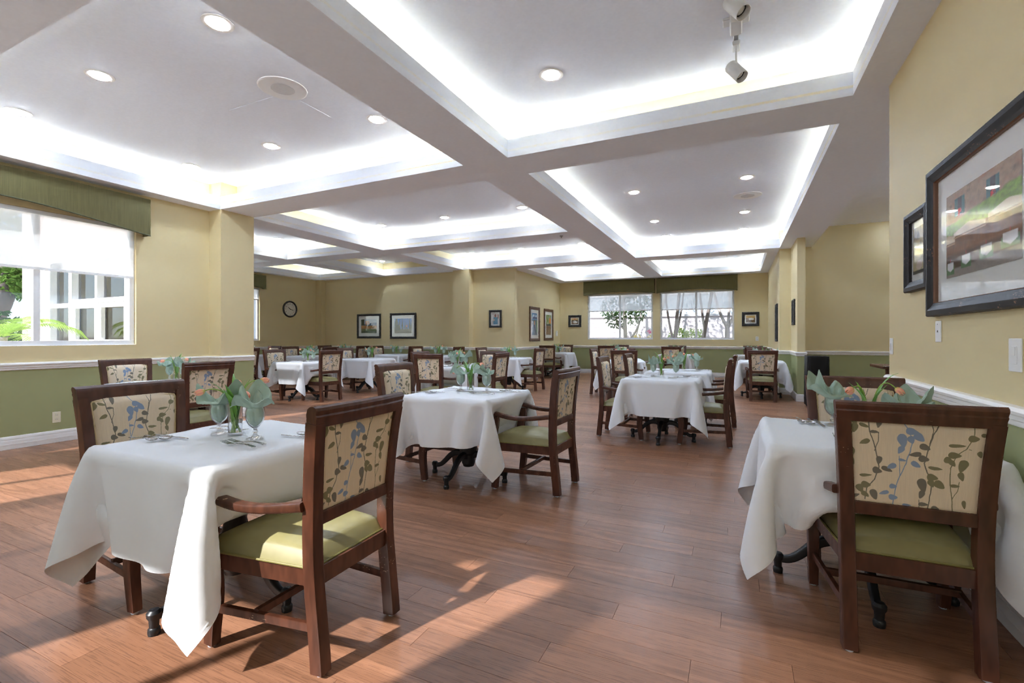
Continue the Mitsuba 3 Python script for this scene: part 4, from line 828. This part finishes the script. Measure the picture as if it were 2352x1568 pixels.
def pr_market(u, v):
    c = C(196, 190, 164)+0*u[..., None]; c = over(c, (fb(u, v, 7, 1)-.38)*5*np.clip((v-.45)/.08, 0, 1), C(116, 146, 56)); c = over(c, np.clip((.22-np.abs(u-.80))/.03, 0, 1)*inbox(u, v, 0, 1.1, .55, .86, .04), C(224, 152, 62))
    c = over(c, inbox(u, v, -.1, 1.1, .44, .54, .03), C(44, 40, 40)); c = over(c, np.clip((.46-v)/.03, 0, 1), C(150, 112, 82)*(.5+.9*fb(u, v, 12, 2)[..., None])); c = over(c, (np.abs(np.sin(u*9+v*4)) < .25)*np.clip((.42-v)/.05, 0, 1), C(50, 42, 40)); return c
def pr_portrait(u, v):
    c = C(206, 200, 196)+0*u[..., None]; c = over(c, inbox(u, v, .0, .25, .3, .9, .05), C(236, 236, 236)); c = over(c, inbox(u, v, .80, 1, .5, .9, .04), C(150, 92, 74)); c = over(c, np.clip((.34-np.abs(u-.52)-.25*np.clip(v-.5, 0, 1))/.03, 0, 1)*np.clip((.66-v)/.03, 0, 1), C(92, 142, 168)); c = over(c, (np.hypot((u-.52)/.14, (v-.78)/.15) < 1)*1., C(150, 98, 86)); c = over(c, (np.hypot((u-.28)/.12, (v-.40)/.10) < 1)*1., C(196, 172, 160)); return c
def pr_dining(u, v):
    c = C(110, 86, 62)*(.5+fb(u, v, 10, 1)[..., None]); c = over(c, np.clip((v-.6)/.1, 0, 1), C(196, 168, 116)*(.7+.5*fb(u, v, 8, 2)[..., None])); c = over(c, (np.hypot((u-.55)/.34, (v-.36)/.22) < 1)*1., C(238, 238, 234)); c = over(c, (fb(u, v, 14, 3) > .58)*inbox(u, v, 0, 1, .3, .7), C(40, 36, 38)); c = over(c, (np.hypot((u-.5)/.10, (v-.84)/.07) < 1)*1., C(196, 40, 44)); return c
def pr_cafe(u, v):
    c = C(120, 92, 58)*(.5+fb(u, v, 9, 5)[..., None]); c = over(c, np.clip((v-.62)/.08, 0, 1), C(206, 176, 120)); c = over(c, (np.hypot((u-.58)/.30, (v-.50)/.16) < 1)*1., C(240, 240, 236)); c = over(c, inbox(u, v, .48, .62, .05, .5, .03), C(232, 232, 230)); c = over(c, (fb(u, v, 12, 7) > .55)*np.clip((.45-v)/.05, 0, 1), C(44, 36, 34)); return c
def pr_still(u, v):
    c = C(190, 178, 140)*(.75+.4*fb(u, v, 6, 1)[..., None]); c = over(c, (fb(u, v, 5, 2)-.5)*4, C(120, 116, 104)); c = over(c, inbox(u, v, .2, .6, .3, .75, .06), C(206, 190, 146)); c = over(c, np.clip((.08-v)/.02, 0, 1), C(54, 52, 50)); c = over(c, (np.hypot((u-.5)/.24, (v-.18)/.10) < 1)*1., C(206, 190, 176)); return c
def framed(label, cen, ex, w, h, fw, mw, fn, mat='m_frame', res=70, dep=.03, gold=True, prof=None):
    k = thing('framed_picture', label, 'picture')
    M = np.array(frame_at(cen, (ex[0], ex[1], 0), (0, 0, 1)), float)
    def R(i): x, y = w/2-i, h/2-i; return [[-x, -y], [x, -y], [x, y], [-x, y]]
    pf = prof or [(0, .0), (0, dep*.8), (.006, dep), (fw*.45, dep*1.08), (fw*.75, dep*.8), (fw, dep*.62), (fw, .0)]
    def ringm(pf):
        A = np.array([[(*c, z) for c in R(i)] for i, z in pf]); n = len(pf)
        q = [[a*4+b, a*4+(b+1) % 4, (a+1) % n*4+(b+1) % 4, (a+1) % n*4+b] for a in range(n) for b in range(4)]; q = np.array(q)
        m = trimesh.Trimesh(A.reshape(-1, 3), np.vstack([q[:, [0, 1, 2]], q[:, [0, 2, 3]]]), process=False); m.apply_transform(M); return m
    obj('frame', P(ringm(pf), mat, False), k)
    if gold: obj('slip', P(ringm([(fw-.001, .004), (fw-.001, dep*.66), (fw+.003, dep*.5), (fw+.003, .004)]), 'm_gold', False), k)
    def flat(i, z, mt):
        m = trimesh.Trimesh([[*c, z] for c in R(i)], [[0, 1, 2], [0, 2, 3]], process=False); m.apply_transform(M); return P(m, mt, False)
    obj('mat', flat(fw-.002, .006, 'm_mat'), k)
    pw, ph = w-2*fw-2*mw[0], h-2*fw-2*mw[1]; nx = res; ny = max(8, int(res*ph/pw)); u, v = np.meshgrid(np.linspace(0, 1, nx), np.linspace(0, 1, ny), indexing='ij')
    g = grid_mesh(np.stack([(u-.5)*pw, (v-.5)*ph, 0*u+.0085], -1)); g.apply_transform(M)
    obj('print', mikit.ply(g, 'm_print', True, color=np.clip(fn(u, v), 0, 1).reshape(-1, 3)), k)
    obj('glass', flat(fw-.003, .0125, 'm_pane'), k)
    return k
framed('large dark framed bistro front print on the right wall', (1.02, 2.91, 1.726), (0, -1), 1.14, .82, .074, (.125, .12), pr_bistro, res=200, dep=.042)
framed('smaller dark framed print in a ridged frame left of the large bistro print', (1.02, 3.70, 1.737), (0, -1), .41, .50, .062, (.03, .045), pr_still, res=40, dep=.036, gold=False)
framed('black framed photograph of a hillside house on the back wall', (-10.35, 11.45, 1.545), (1, 0), .95, .76, .065, (.10, .10), pr_hill, 'm_black', 90, gold=False)
framed('black framed photograph of trees under blue sky on the back wall', (-9.03, 11.45, 1.54), (1, 0), .97, .77, .065, (.10, .10), pr_park, 'm_black', 90, gold=False)
framed('small black framed photo of a man in a blue shirt on the recessed wall', (-5.92, 11.45, 1.70), (1, 0), .38, .475, .055, (.03, .03), pr_portrait, 'm_black', 40, gold=False)
framed('tall narrow framed blue street print on the side wall', (-5.5, 13.18, 1.595), (0, 1), .78, 1.03, .085, (.10, .10), pr_street, 'm_frame_brown', 50, gold=False)
framed('tall narrow framed green and orange market print on the side wall', (-5.5, 14.35, 1.6), (0, 1), .80, 1.01, .085, (.10, .10), pr_market, 'm_frame_brown', 50, gold=False)
framed('small black framed dining photo with a red accent, left of the rear windows', (-4.96, 15.45, 1.745), (1, 0), .45, .40, .075, (.025, .025), pr_dining, 'm_black', 40, gold=False)
framed('small black framed photo of a laid table, right of the rear windows', (.36, 15.45, 1.73), (1, 0), .45, .41, .075, (.03, .03), pr_cafe, 'm_black', 40, gold=False)
framed('small black framed picture seen edge on on the narrow pier', (1.02, 10.82, 1.69), (0, -1), .40, .50, .06, (.03, .03), pr_still, 'm_black', 20, gold=False)
framed('tall black framed picture seen edge on on the wall beyond the pier', (.81, 12.05, 1.52), (0, -1), .46, .83, .06, (.04, .04), pr_street, 'm_black', 20, gold=False)

def wallM(cen, ex): return T(np.array(frame_at(cen, (ex[0], ex[1], 0), (0, 0, 1)), float))
k = thing('wall_clock', 'round black rimmed wall clock with a white face', 'clock'); M = wallM((-12.45, 10.28, 2.065), (0, 1))
obj('rim', P(lathe([(.255, .0), (.258, .02), (.250, .038), (.235, .045), (.218, .040), (.208, .026), (.205, .018)], 48), 'm_black', 40), k, M)
obj('face', P(lathe([(.209, .017), (0, .017)], 48), 'm_clock_face', False), k, M)
nums = []
for h in range(1, 13):
    m = meshkit.text_mesh(str(h), .036, .002); b = m.bounds; a = math.radians(90-30*h); m.apply_translation([-(b[0][0]+b[1][0])/2+.165*math.cos(a), -(b[0][1]+b[1][1])/2+.165*math.sin(a), .0175]); nums.append(m)
obj('numerals', P(cat_(nums), 'm_dark_slot', False), k, M)
def hand(L, w, hour):
    a = math.radians(90-30*hour); m = extr(Polygon([(-.02, -w/2), (L*.6, -w/2), (L, 0), (L*.6, w/2), (-.02, w/2)]), .002, np.array([[math.cos(a), -math.sin(a), 0, 0], [math.sin(a), math.cos(a), 0, 0], [0, 0, 1, .021 if L < .1 else .024], [0, 0, 0, 1.0]])); return P(m, 'm_black', False)
obj('hour_hand', hand(.095, .022, 10.3), k, M); obj('minute_hand', hand(.150, .014, 3.5), k, M)
obj('glass', P(lathe([(.206, .028), (0, .028)], 40), 'm_pane', False), k, M)

def outlet(cen, ex, label, mat='m_plate'):
    k = thing('outlet', label, 'outlet'); M = wallM(cen, ex)
    obj('plate', P(box(-.038, .038, -.062, .062, 0, .006, .003), mat, False), k, M)
    for s in (-1, 1):
        r = obj('receptacle', P(extr(Polygon([(-.016, -.012), (.016, -.012), (.018, 0), (.016, .012), (-.016, .012), (-.018, 0)]), .003, frame_at((0, s*.025, .006), (1, 0, 0), (0, 1, 0))), 'm_ivory' if mat == 'm_ivory' else 'm_grey', False), k, M)
        obj('slots', P(cat_([box(-.008, -.005, s*.025-.004, s*.025+.006, .008, .0094), box(.005, .008, s*.025-.004, s*.025+.005, .008, .0094)]), 'm_dark_slot', False), r, M)
outlet((-7.03, 2.673, .288), (0, 1), 'white double outlet low on the green left wall', 'm_ivory')
outlet((.53, 15.45, 1.16), (1, 0), 'white double outlet on the back wall under the small laid table photo')
def switch(cen, ex, w, h, label, kind):
    k = thing('light_switch', label, 'light switch'); M = wallM(cen, ex)
    obj('plate', P(box(-w/2, w/2, -h/2, h/2, 0, .007, .003), 'm_plate', False), k, M)
    if kind == 'rocker': obj('rocker', P(cat_([box(-w*.22, w*.22, -h*.28, h*.28, .006, .010, .002), box(-w*.15, w*.15, -h*.02, h*.26, .009, .013, .002)]), 'm_plate', False), k, M)
    elif kind == 'slider': obj('slider', P(box(-.006, .006, -h*.28, h*.18, .006, .012, .002), 'm_grey', False), k, M)
    else: obj('keyhole', P(cat_([box(-.004, .004, -.004, .006, .006, .009), box(-.003, .003, h*.33, h*.36, .006, .0085)]), 'm_dark_slot', False), k, M)
switch((1.02, 2.60, 1.128), (0, -1), .098, .135, 'white rocker light switch plate under the right part of the large print', 'rocker')
switch((1.02, 3.41, 1.232), (0, -1), .078, .118, 'small white plate with a dark keyhole under the corner of the large print', 'key')
switch((1.02, 4.30, 1.135), (0, -1), .075, .118, 'white dimmer plate at the end of the right wall by the alcove', 'slider')
k = thing('thermostat', 'small white wall box beside the tall narrow prints', 'thermostat'); M = wallM((-5.5, 15.1, 1.33), (0, 1)); obj('case', P(box(-.06, .06, -.09, .09, 0, .03, .006), 'm_plate', False), k, M); obj('display', P(box(-.035, .035, .02, .06, .029, .031), 'm_grey', False), k, M)

# ------------------------------------------------------------------ alcove: covered cart and side table
n = 25; u = np.linspace(0, 1, n)
def covered(x0, x1, y0, y1, zt):
    r = np.random.default_rng(5); per = np.array(sbox(x0, y0, x1, y1).buffer(-.05).buffer(.05).exterior.segmentize(.03).coords)[:-1]; c = per.mean(0); rows = []
    for z in np.linspace(.03, zt, 22):
        w = 1+.03*(1-z/zt)+.022*np.sin(np.arange(len(per))*.9+z*9)*(1-z/zt)**.5+.014*(meshkit.fbm(np.c_[per*7, np.full(len(per), z*7)], 3)-.5)*2
        rows.append(np.c_[c+(per-c)*w[:, None], np.full(len(per), z)])
    for s in (.97, .7, .3, .0): rows.append(np.c_[c+(per-c)*s, zt+.006+.010*(meshkit.fbm(np.c_[per*s*6, np.full(len(per), 3)], 3)-.5)])
    return grid_mesh(np.array(rows), False, True)
k = thing('service_cart', 'cart under a wrinkled black vinyl cover beside the pier', 'cart')
obj('cover', P(covered(1.08, 1.40, 9.4, 9.85, .875), 'm_black_sheet', 50), k)
for i, (x, y) in enumerate(((1.14, 9.46), (1.34, 9.46), (1.14, 9.79), (1.34, 9.79))): obj('caster', P(lathe([(0, 0), (.02, 0), (.022, .02), (.012, .05), (0, .05)], 12), 'm_black', 30), k, at(x, y))
k = thing('side_table', 'dark wood side table corner with an inlaid top in the alcove', 'table')
obj('top', P(box(1.80, 2.62, 8.0, 8.72, .765, .805, .006), 'm_wood', False), k)
obj('inlay', P(box(1.87, 2.56, 8.06, 8.66, .804, .808), 'm_frame_brown', False), k)
obj('apron', P(extr(Polygon([(1.84, .77), (2.58, .77), (2.58, .70), (2.45, .73), (2.26, .74), (1.97, .73), (1.84, .70)]), .03, frame_at((0, 8.06, 0), (1, 0, 0), (0, 0, 1))), 'm_wood', False), k)
for x, y in ((2.0, 8.10), (2.56, 8.10), (2.0, 8.66), (2.56, 8.66)): obj('leg', P(sweep([(x, y, 0), (x, y, .4), (x, y, .775)], rsec(.05, .05, .008), (1, 0, 0), [.6, .8, 1]), 'm_wood', 30), k)

# ------------------------------------------------------------------ outdoors
obj('ground', P(extr(sbox(-60, -40, 40, 60).difference(FLOOR.buffer(.1)), .1, frame_at((0, 0, -.25), (1, 0, 0), (0, 1, 0))), 'm_ground', False), label='paved ground outside the windows', kind='structure')
def leaf_cloud(cs, n, seed, size, aspect=2.0):
    r = np.random.default_rng(seed); cs = np.array(cs, float); i = r.integers(0, len(cs), n); d = r.normal(size=(n, 3)); d /= np.linalg.norm(d, axis=1, keepdims=True)
    p = cs[i, :3]+d*(cs[i, 3:4]*r.uniform(.3, 1, (n, 1))**.5); a = r.normal(size=(n, 3)); a /= np.linalg.norm(a, axis=1, keepdims=True); b = np.cross(a, r.normal(size=(n, 3))); b /= np.linalg.norm(b, axis=1, keepdims=True)
    s = size*r.uniform(.6, 1.3, (n, 1)); v = np.stack([p-a*s, p+b*s/aspect, p+a*s, p-b*s/aspect], 1).reshape(-1, 3); k = np.arange(n)[:, None]*4
    return trimesh.Trimesh(v, np.vstack([k+[0, 1, 2], k+[0, 2, 3]]), process=False)
def limb(pts, r0, r1, n=14):
    p = spline(pts, n); return sweep(p, csec(1, 9), (0.3, 1, 0.2), np.linspace(r0, r1, n))
def tree(label, x, y, limbs, clouds, nleaf, lsize, bark='m_bark', fol='m_foliage', seed=1, group=None):
    k = thing('tree', label, 'tree', group); M = at(x, y, -.15)
    tr = obj('trunk', P(limb(*limbs[0]), bark, 50), k, M)
    for l in limbs[1:]: obj('branch', P(limb(*l), bark, 50), tr, M)
    if nleaf: obj('foliage', P(leaf_cloud(clouds, nleaf, seed, lsize), fol, False), k, M, kind='stuff')
# courtyard behind the rear windows: a low sided wall topped with lattice
k = thing('garden_wall', 'pale sided courtyard wall with a white lattice top outside the rear windows', 'wall', kind=None)
for i in range(11): obj('board', P(extr(Polygon([(0, 0), (0, .2), (-.012, .2), (-.03, 0)]), 13, frame_at((-8.0, 19.2, -.2+.2*i), (0, 1, 0), (0, 0, 1))), 'm_siding', False), k)
obj('cap', P(box(-8.1, 5.1, 19.1, 19.3, 2.0, 2.08), 'm_lattice', False), k)
lat = []
for i in range(int(13/.17)+6):
    for s in (-1, 1):
        x = -8-.5+i*.17; lat.append(sweep([(x, 19.2+.012*s, 2.10), (x+s*.75, 19.2+.012*s, 2.85)], rsec(.035, .012, .002, 2), (1, 0, 0)))
obj('lattice', P(cat_(lat), 'm_lattice', False), k, kind='stuff')
obj('top_rail', P(box(-8.1, 5.1, 19.15, 19.25, 2.83, 2.9), 'm_lattice', False), k)
GT = 'trees in the courtyard'
tree('slender courtyard tree with a leafy branch outside the left rear window', -3.72, 17.6, [([(0, 0, 0), (.02, 0, 1.0), (-.03, .02, 2.2), (-.1, 0, 3.6)], .085, .05), ([(0, 0, 1.6), (-.4, .05, 2.1), (-.8, .1, 2.9)], .04, .015), ([(0, 0, 1.1), (.35, 0, 1.5), (.55, .05, 2.6)], .045, .02), ([(0, 0, .6), (.3, .1, 1.2), (.5, .1, 1.9)], .03, .012)], [(-.35, 0, 2.0, .38), (-.5, 0, 2.4, .45), (.35, 0, 2.2, .45), (.4, .1, 2.6, .5), (-.1, 0, 3.2, .8)], 1500, .055, fol='m_foliage_dark', seed=3, group=GT)
tree('bare trunk near the right edge of the left rear window', -2.72, 17.8, [([(0, 0, 0), (-.03, 0, 1.0), (.02, .02, 2.2), (.2, 0, 3.6)], .075, .05), ([(0, 0, 1.7), (.25, 0, 2.3), (.5, .1, 3.4)], .05, .03)], [], 0, 0, group=GT)
tree('forked trunk at the left edge of the right rear window', -2.05, 17.3, [([(.12, 0, 0), (.1, 0, .8), (.16, .02, 1.9), (.3, 0, 3.4)], .07, .045), ([(.12, 0, 1.0), (-.05, 0, 1.7), (-.22, .1, 3.2)], .045, .025), ([(.14, 0, 1.4), (.3, .05, 2.2), (.4, .1, 3.2)], .04, .02)], [(0.1, 0, 3.5, .7)], 500, .055, 'm_bark_dark', seed=5, group=GT)
tree('dark leaning trunk beside the mullion of the right rear window', -1.12, 17.4, [([(.0, 0, 0), (.05, 0, 1.0), (.17, .02, 1.8), (.4, 0, 3.2)], .08, .045), ([(.14, 0, 1.6), (.05, 0, 2.2), (-.05, .1, 3.2)], .045, .025)], [(0.2, 0, 3.5, .7)], 500, .055, 'm_bark_dark', seed=6, group=GT)
tree('pale trunk forking wide at the right of the right rear window', -.30, 17.4, [([(.0, 0, 0), (.0, 0, 1.0), (.02, .02, 1.75)], .085, .075), ([(.02, 0, 1.65), (-.25, 0, 2.3), (-.45, .1, 3.3)], .055, .03), ([(.02, 0, 1.65), (.3, 0, 2.3), (.6, .1, 3.3)], .055, .03), ([(.02, 0, 1.65), (.07, 0, 2.3), (.1, .1, 3.3)], .045, .03)], [(0.1, 0, 3.6, .8)], 500, .055, seed=7, group=GT)
def bush(label, x, y, cs, n, size, mat, seed, extra=None):
    k = thing('bush', label, 'bush'); M = at(x, y, -.15)
    obj('leaves', P(leaf_cloud(cs, n, seed, size), mat, False), k, M, kind='stuff')
    obj('stem', P(limb([(0, 0, 0), (0, .01, .3), (.02, 0, .7)], .02, .01, 6), 'm_bark_dark', 50), k, M)
    if extra: obj('flowers', P(leaf_cloud(*extra[:4]), extra[4], False), k, M, kind='stuff')
bush('yellow flowering bush in the left rear window', -3.05, 17.0, [(0, 0, 1.0, .3), (.4, 0, 1.05, .3)], 500, .05, 'm_foliage_light', 11, ([(-.1, -.1, 1.25, .2), (.45, -.1, 1.3, .22)], 160, 12, .05, 'm_petal_yellow'))
bush('pink flowers beside the yellow ones in the left rear window', -2.62, 17.1, [(0, 0, 1.0, .25)], 250, .05, 'm_foliage', 13, ([(-.12, -.1, 1.55, .08), (.2, -.1, 1.55, .08)], 60, 14, .045, 'm_petal_pink'))
bush('light green bush in the middle of the right rear window', -1.62, 17.9, [(0, 0, .9, .45), (.25, 0, 1.3, .4), (-.25, 0, 1.3, .4)], 1500, .045, 'm_foliage_light', 15)
# street side outside the left window
tree('big old tree with a dark slanting trunk at the left edge of the photo', -20.6, 6.3, [([(-1.2, 0, 0), (-.6, 0, 1.4), (.2, 0, 2.0), (-1.6, .3, 4.5)], .32, .22), ([(.9, 0, 1.3), (-.6, 0, 2.2), (-2.4, .2, 3.6)], .16, .22), ([(-1.5, .2, 2.8), (0, .3, 3.4), (1.5, .3, 4.2)], .15, .06)], [(-1.5, .5, 4.2, 1.3), (.3, .4, 4.4, 1.2), (-.4, 1.2, 3.6, 1.0), (-2.6, .6, 3.4, 1.0), (1.0, .6, 3.2, .8)], 5000, .10, 'm_bark_dark', 'm_foliage', 21)
def palm(label, x, y, z, nf, L, seed):
    r = np.random.default_rng(seed); k = thing('palm', label, 'palm'); M = at(x, y, -.15)
    obj('trunk', P(limb([(0, 0, 0), (.02, 0, z*.5), (0, .02, z)], .07, .05, 8), 'm_bark', 50), k, M)
    for i in range(nf):
        a = i*2.4+r.uniform(-.2, .2); el = r.uniform(.3, 1.0); l = L*r.uniform(.8, 1.1); t = np.linspace(0, 1, 12)
        P0 = np.stack([np.cos(a)*l*t*math.cos(el)*1.1, np.sin(a)*l*t*math.cos(el)*1.1, z+l*(t*math.sin(el)-.55*t*t)], 1); vs, fs = [], []
        sd = np.array([-math.sin(a), math.cos(a), 0])
        for j in range(1, 12):
            for q in range(3):
                tt = t[j]-q*.028; b = P0[j]-(P0[j]-P0[j-1])*q/3
                for s in (-1, 1):
                    w = .42*L*math.sin(PI*min(tt*.85+.12, 1)); tip = b+sd*s*w*.75+(P0[j]-P0[j-1])*2.0+np.array([0, 0, -.16*L*tt]); o = len(vs); vs += [b, b+(P0[j]-P0[j-1])*.26, tip]; fs.append([o, o+1, o+2])
        obj('frond', P(trimesh.Trimesh(vs, fs, process=False), 'm_foliage_light', False), k, M)
palm('palm with yellow green fronds low outside the left edge of the window', -10.9, 3.45, 1.35, 10, 1.1, 31)
palm('palm standing before the dark window panes outside', -9.2, 3.95, 1.05, 9, .62, 32)
bush('dark green shrub under the big tree', -15.6, 4.95, [(0, 0, .6, .7), (.6, 0, .8, .6), (-1, 0, 1.2, .9)], 2500, .09, 'm_foliage_dark', 41)
k = thing('neighbor_house', 'pale house across the street seen through the branches', 'house')
obj('walls', P(box(-36, -24, 14, 22, -.2, 4.2), 'm_house', False), k); obj('roof', P(extr(Polygon([(-37, 4.1), (-23, 4.1), (-30, 7)]), 9, frame_at((0, 22.5, 0), (1, 0, 0), (0, 0, 1))), 'm_bark', False), k)
for x in (-33, -29.5, -26): obj('window', P(box(x-.6, x+.6, 13.95, 14.02, 1.2, 2.6), 'm_dark_slot', False), k)
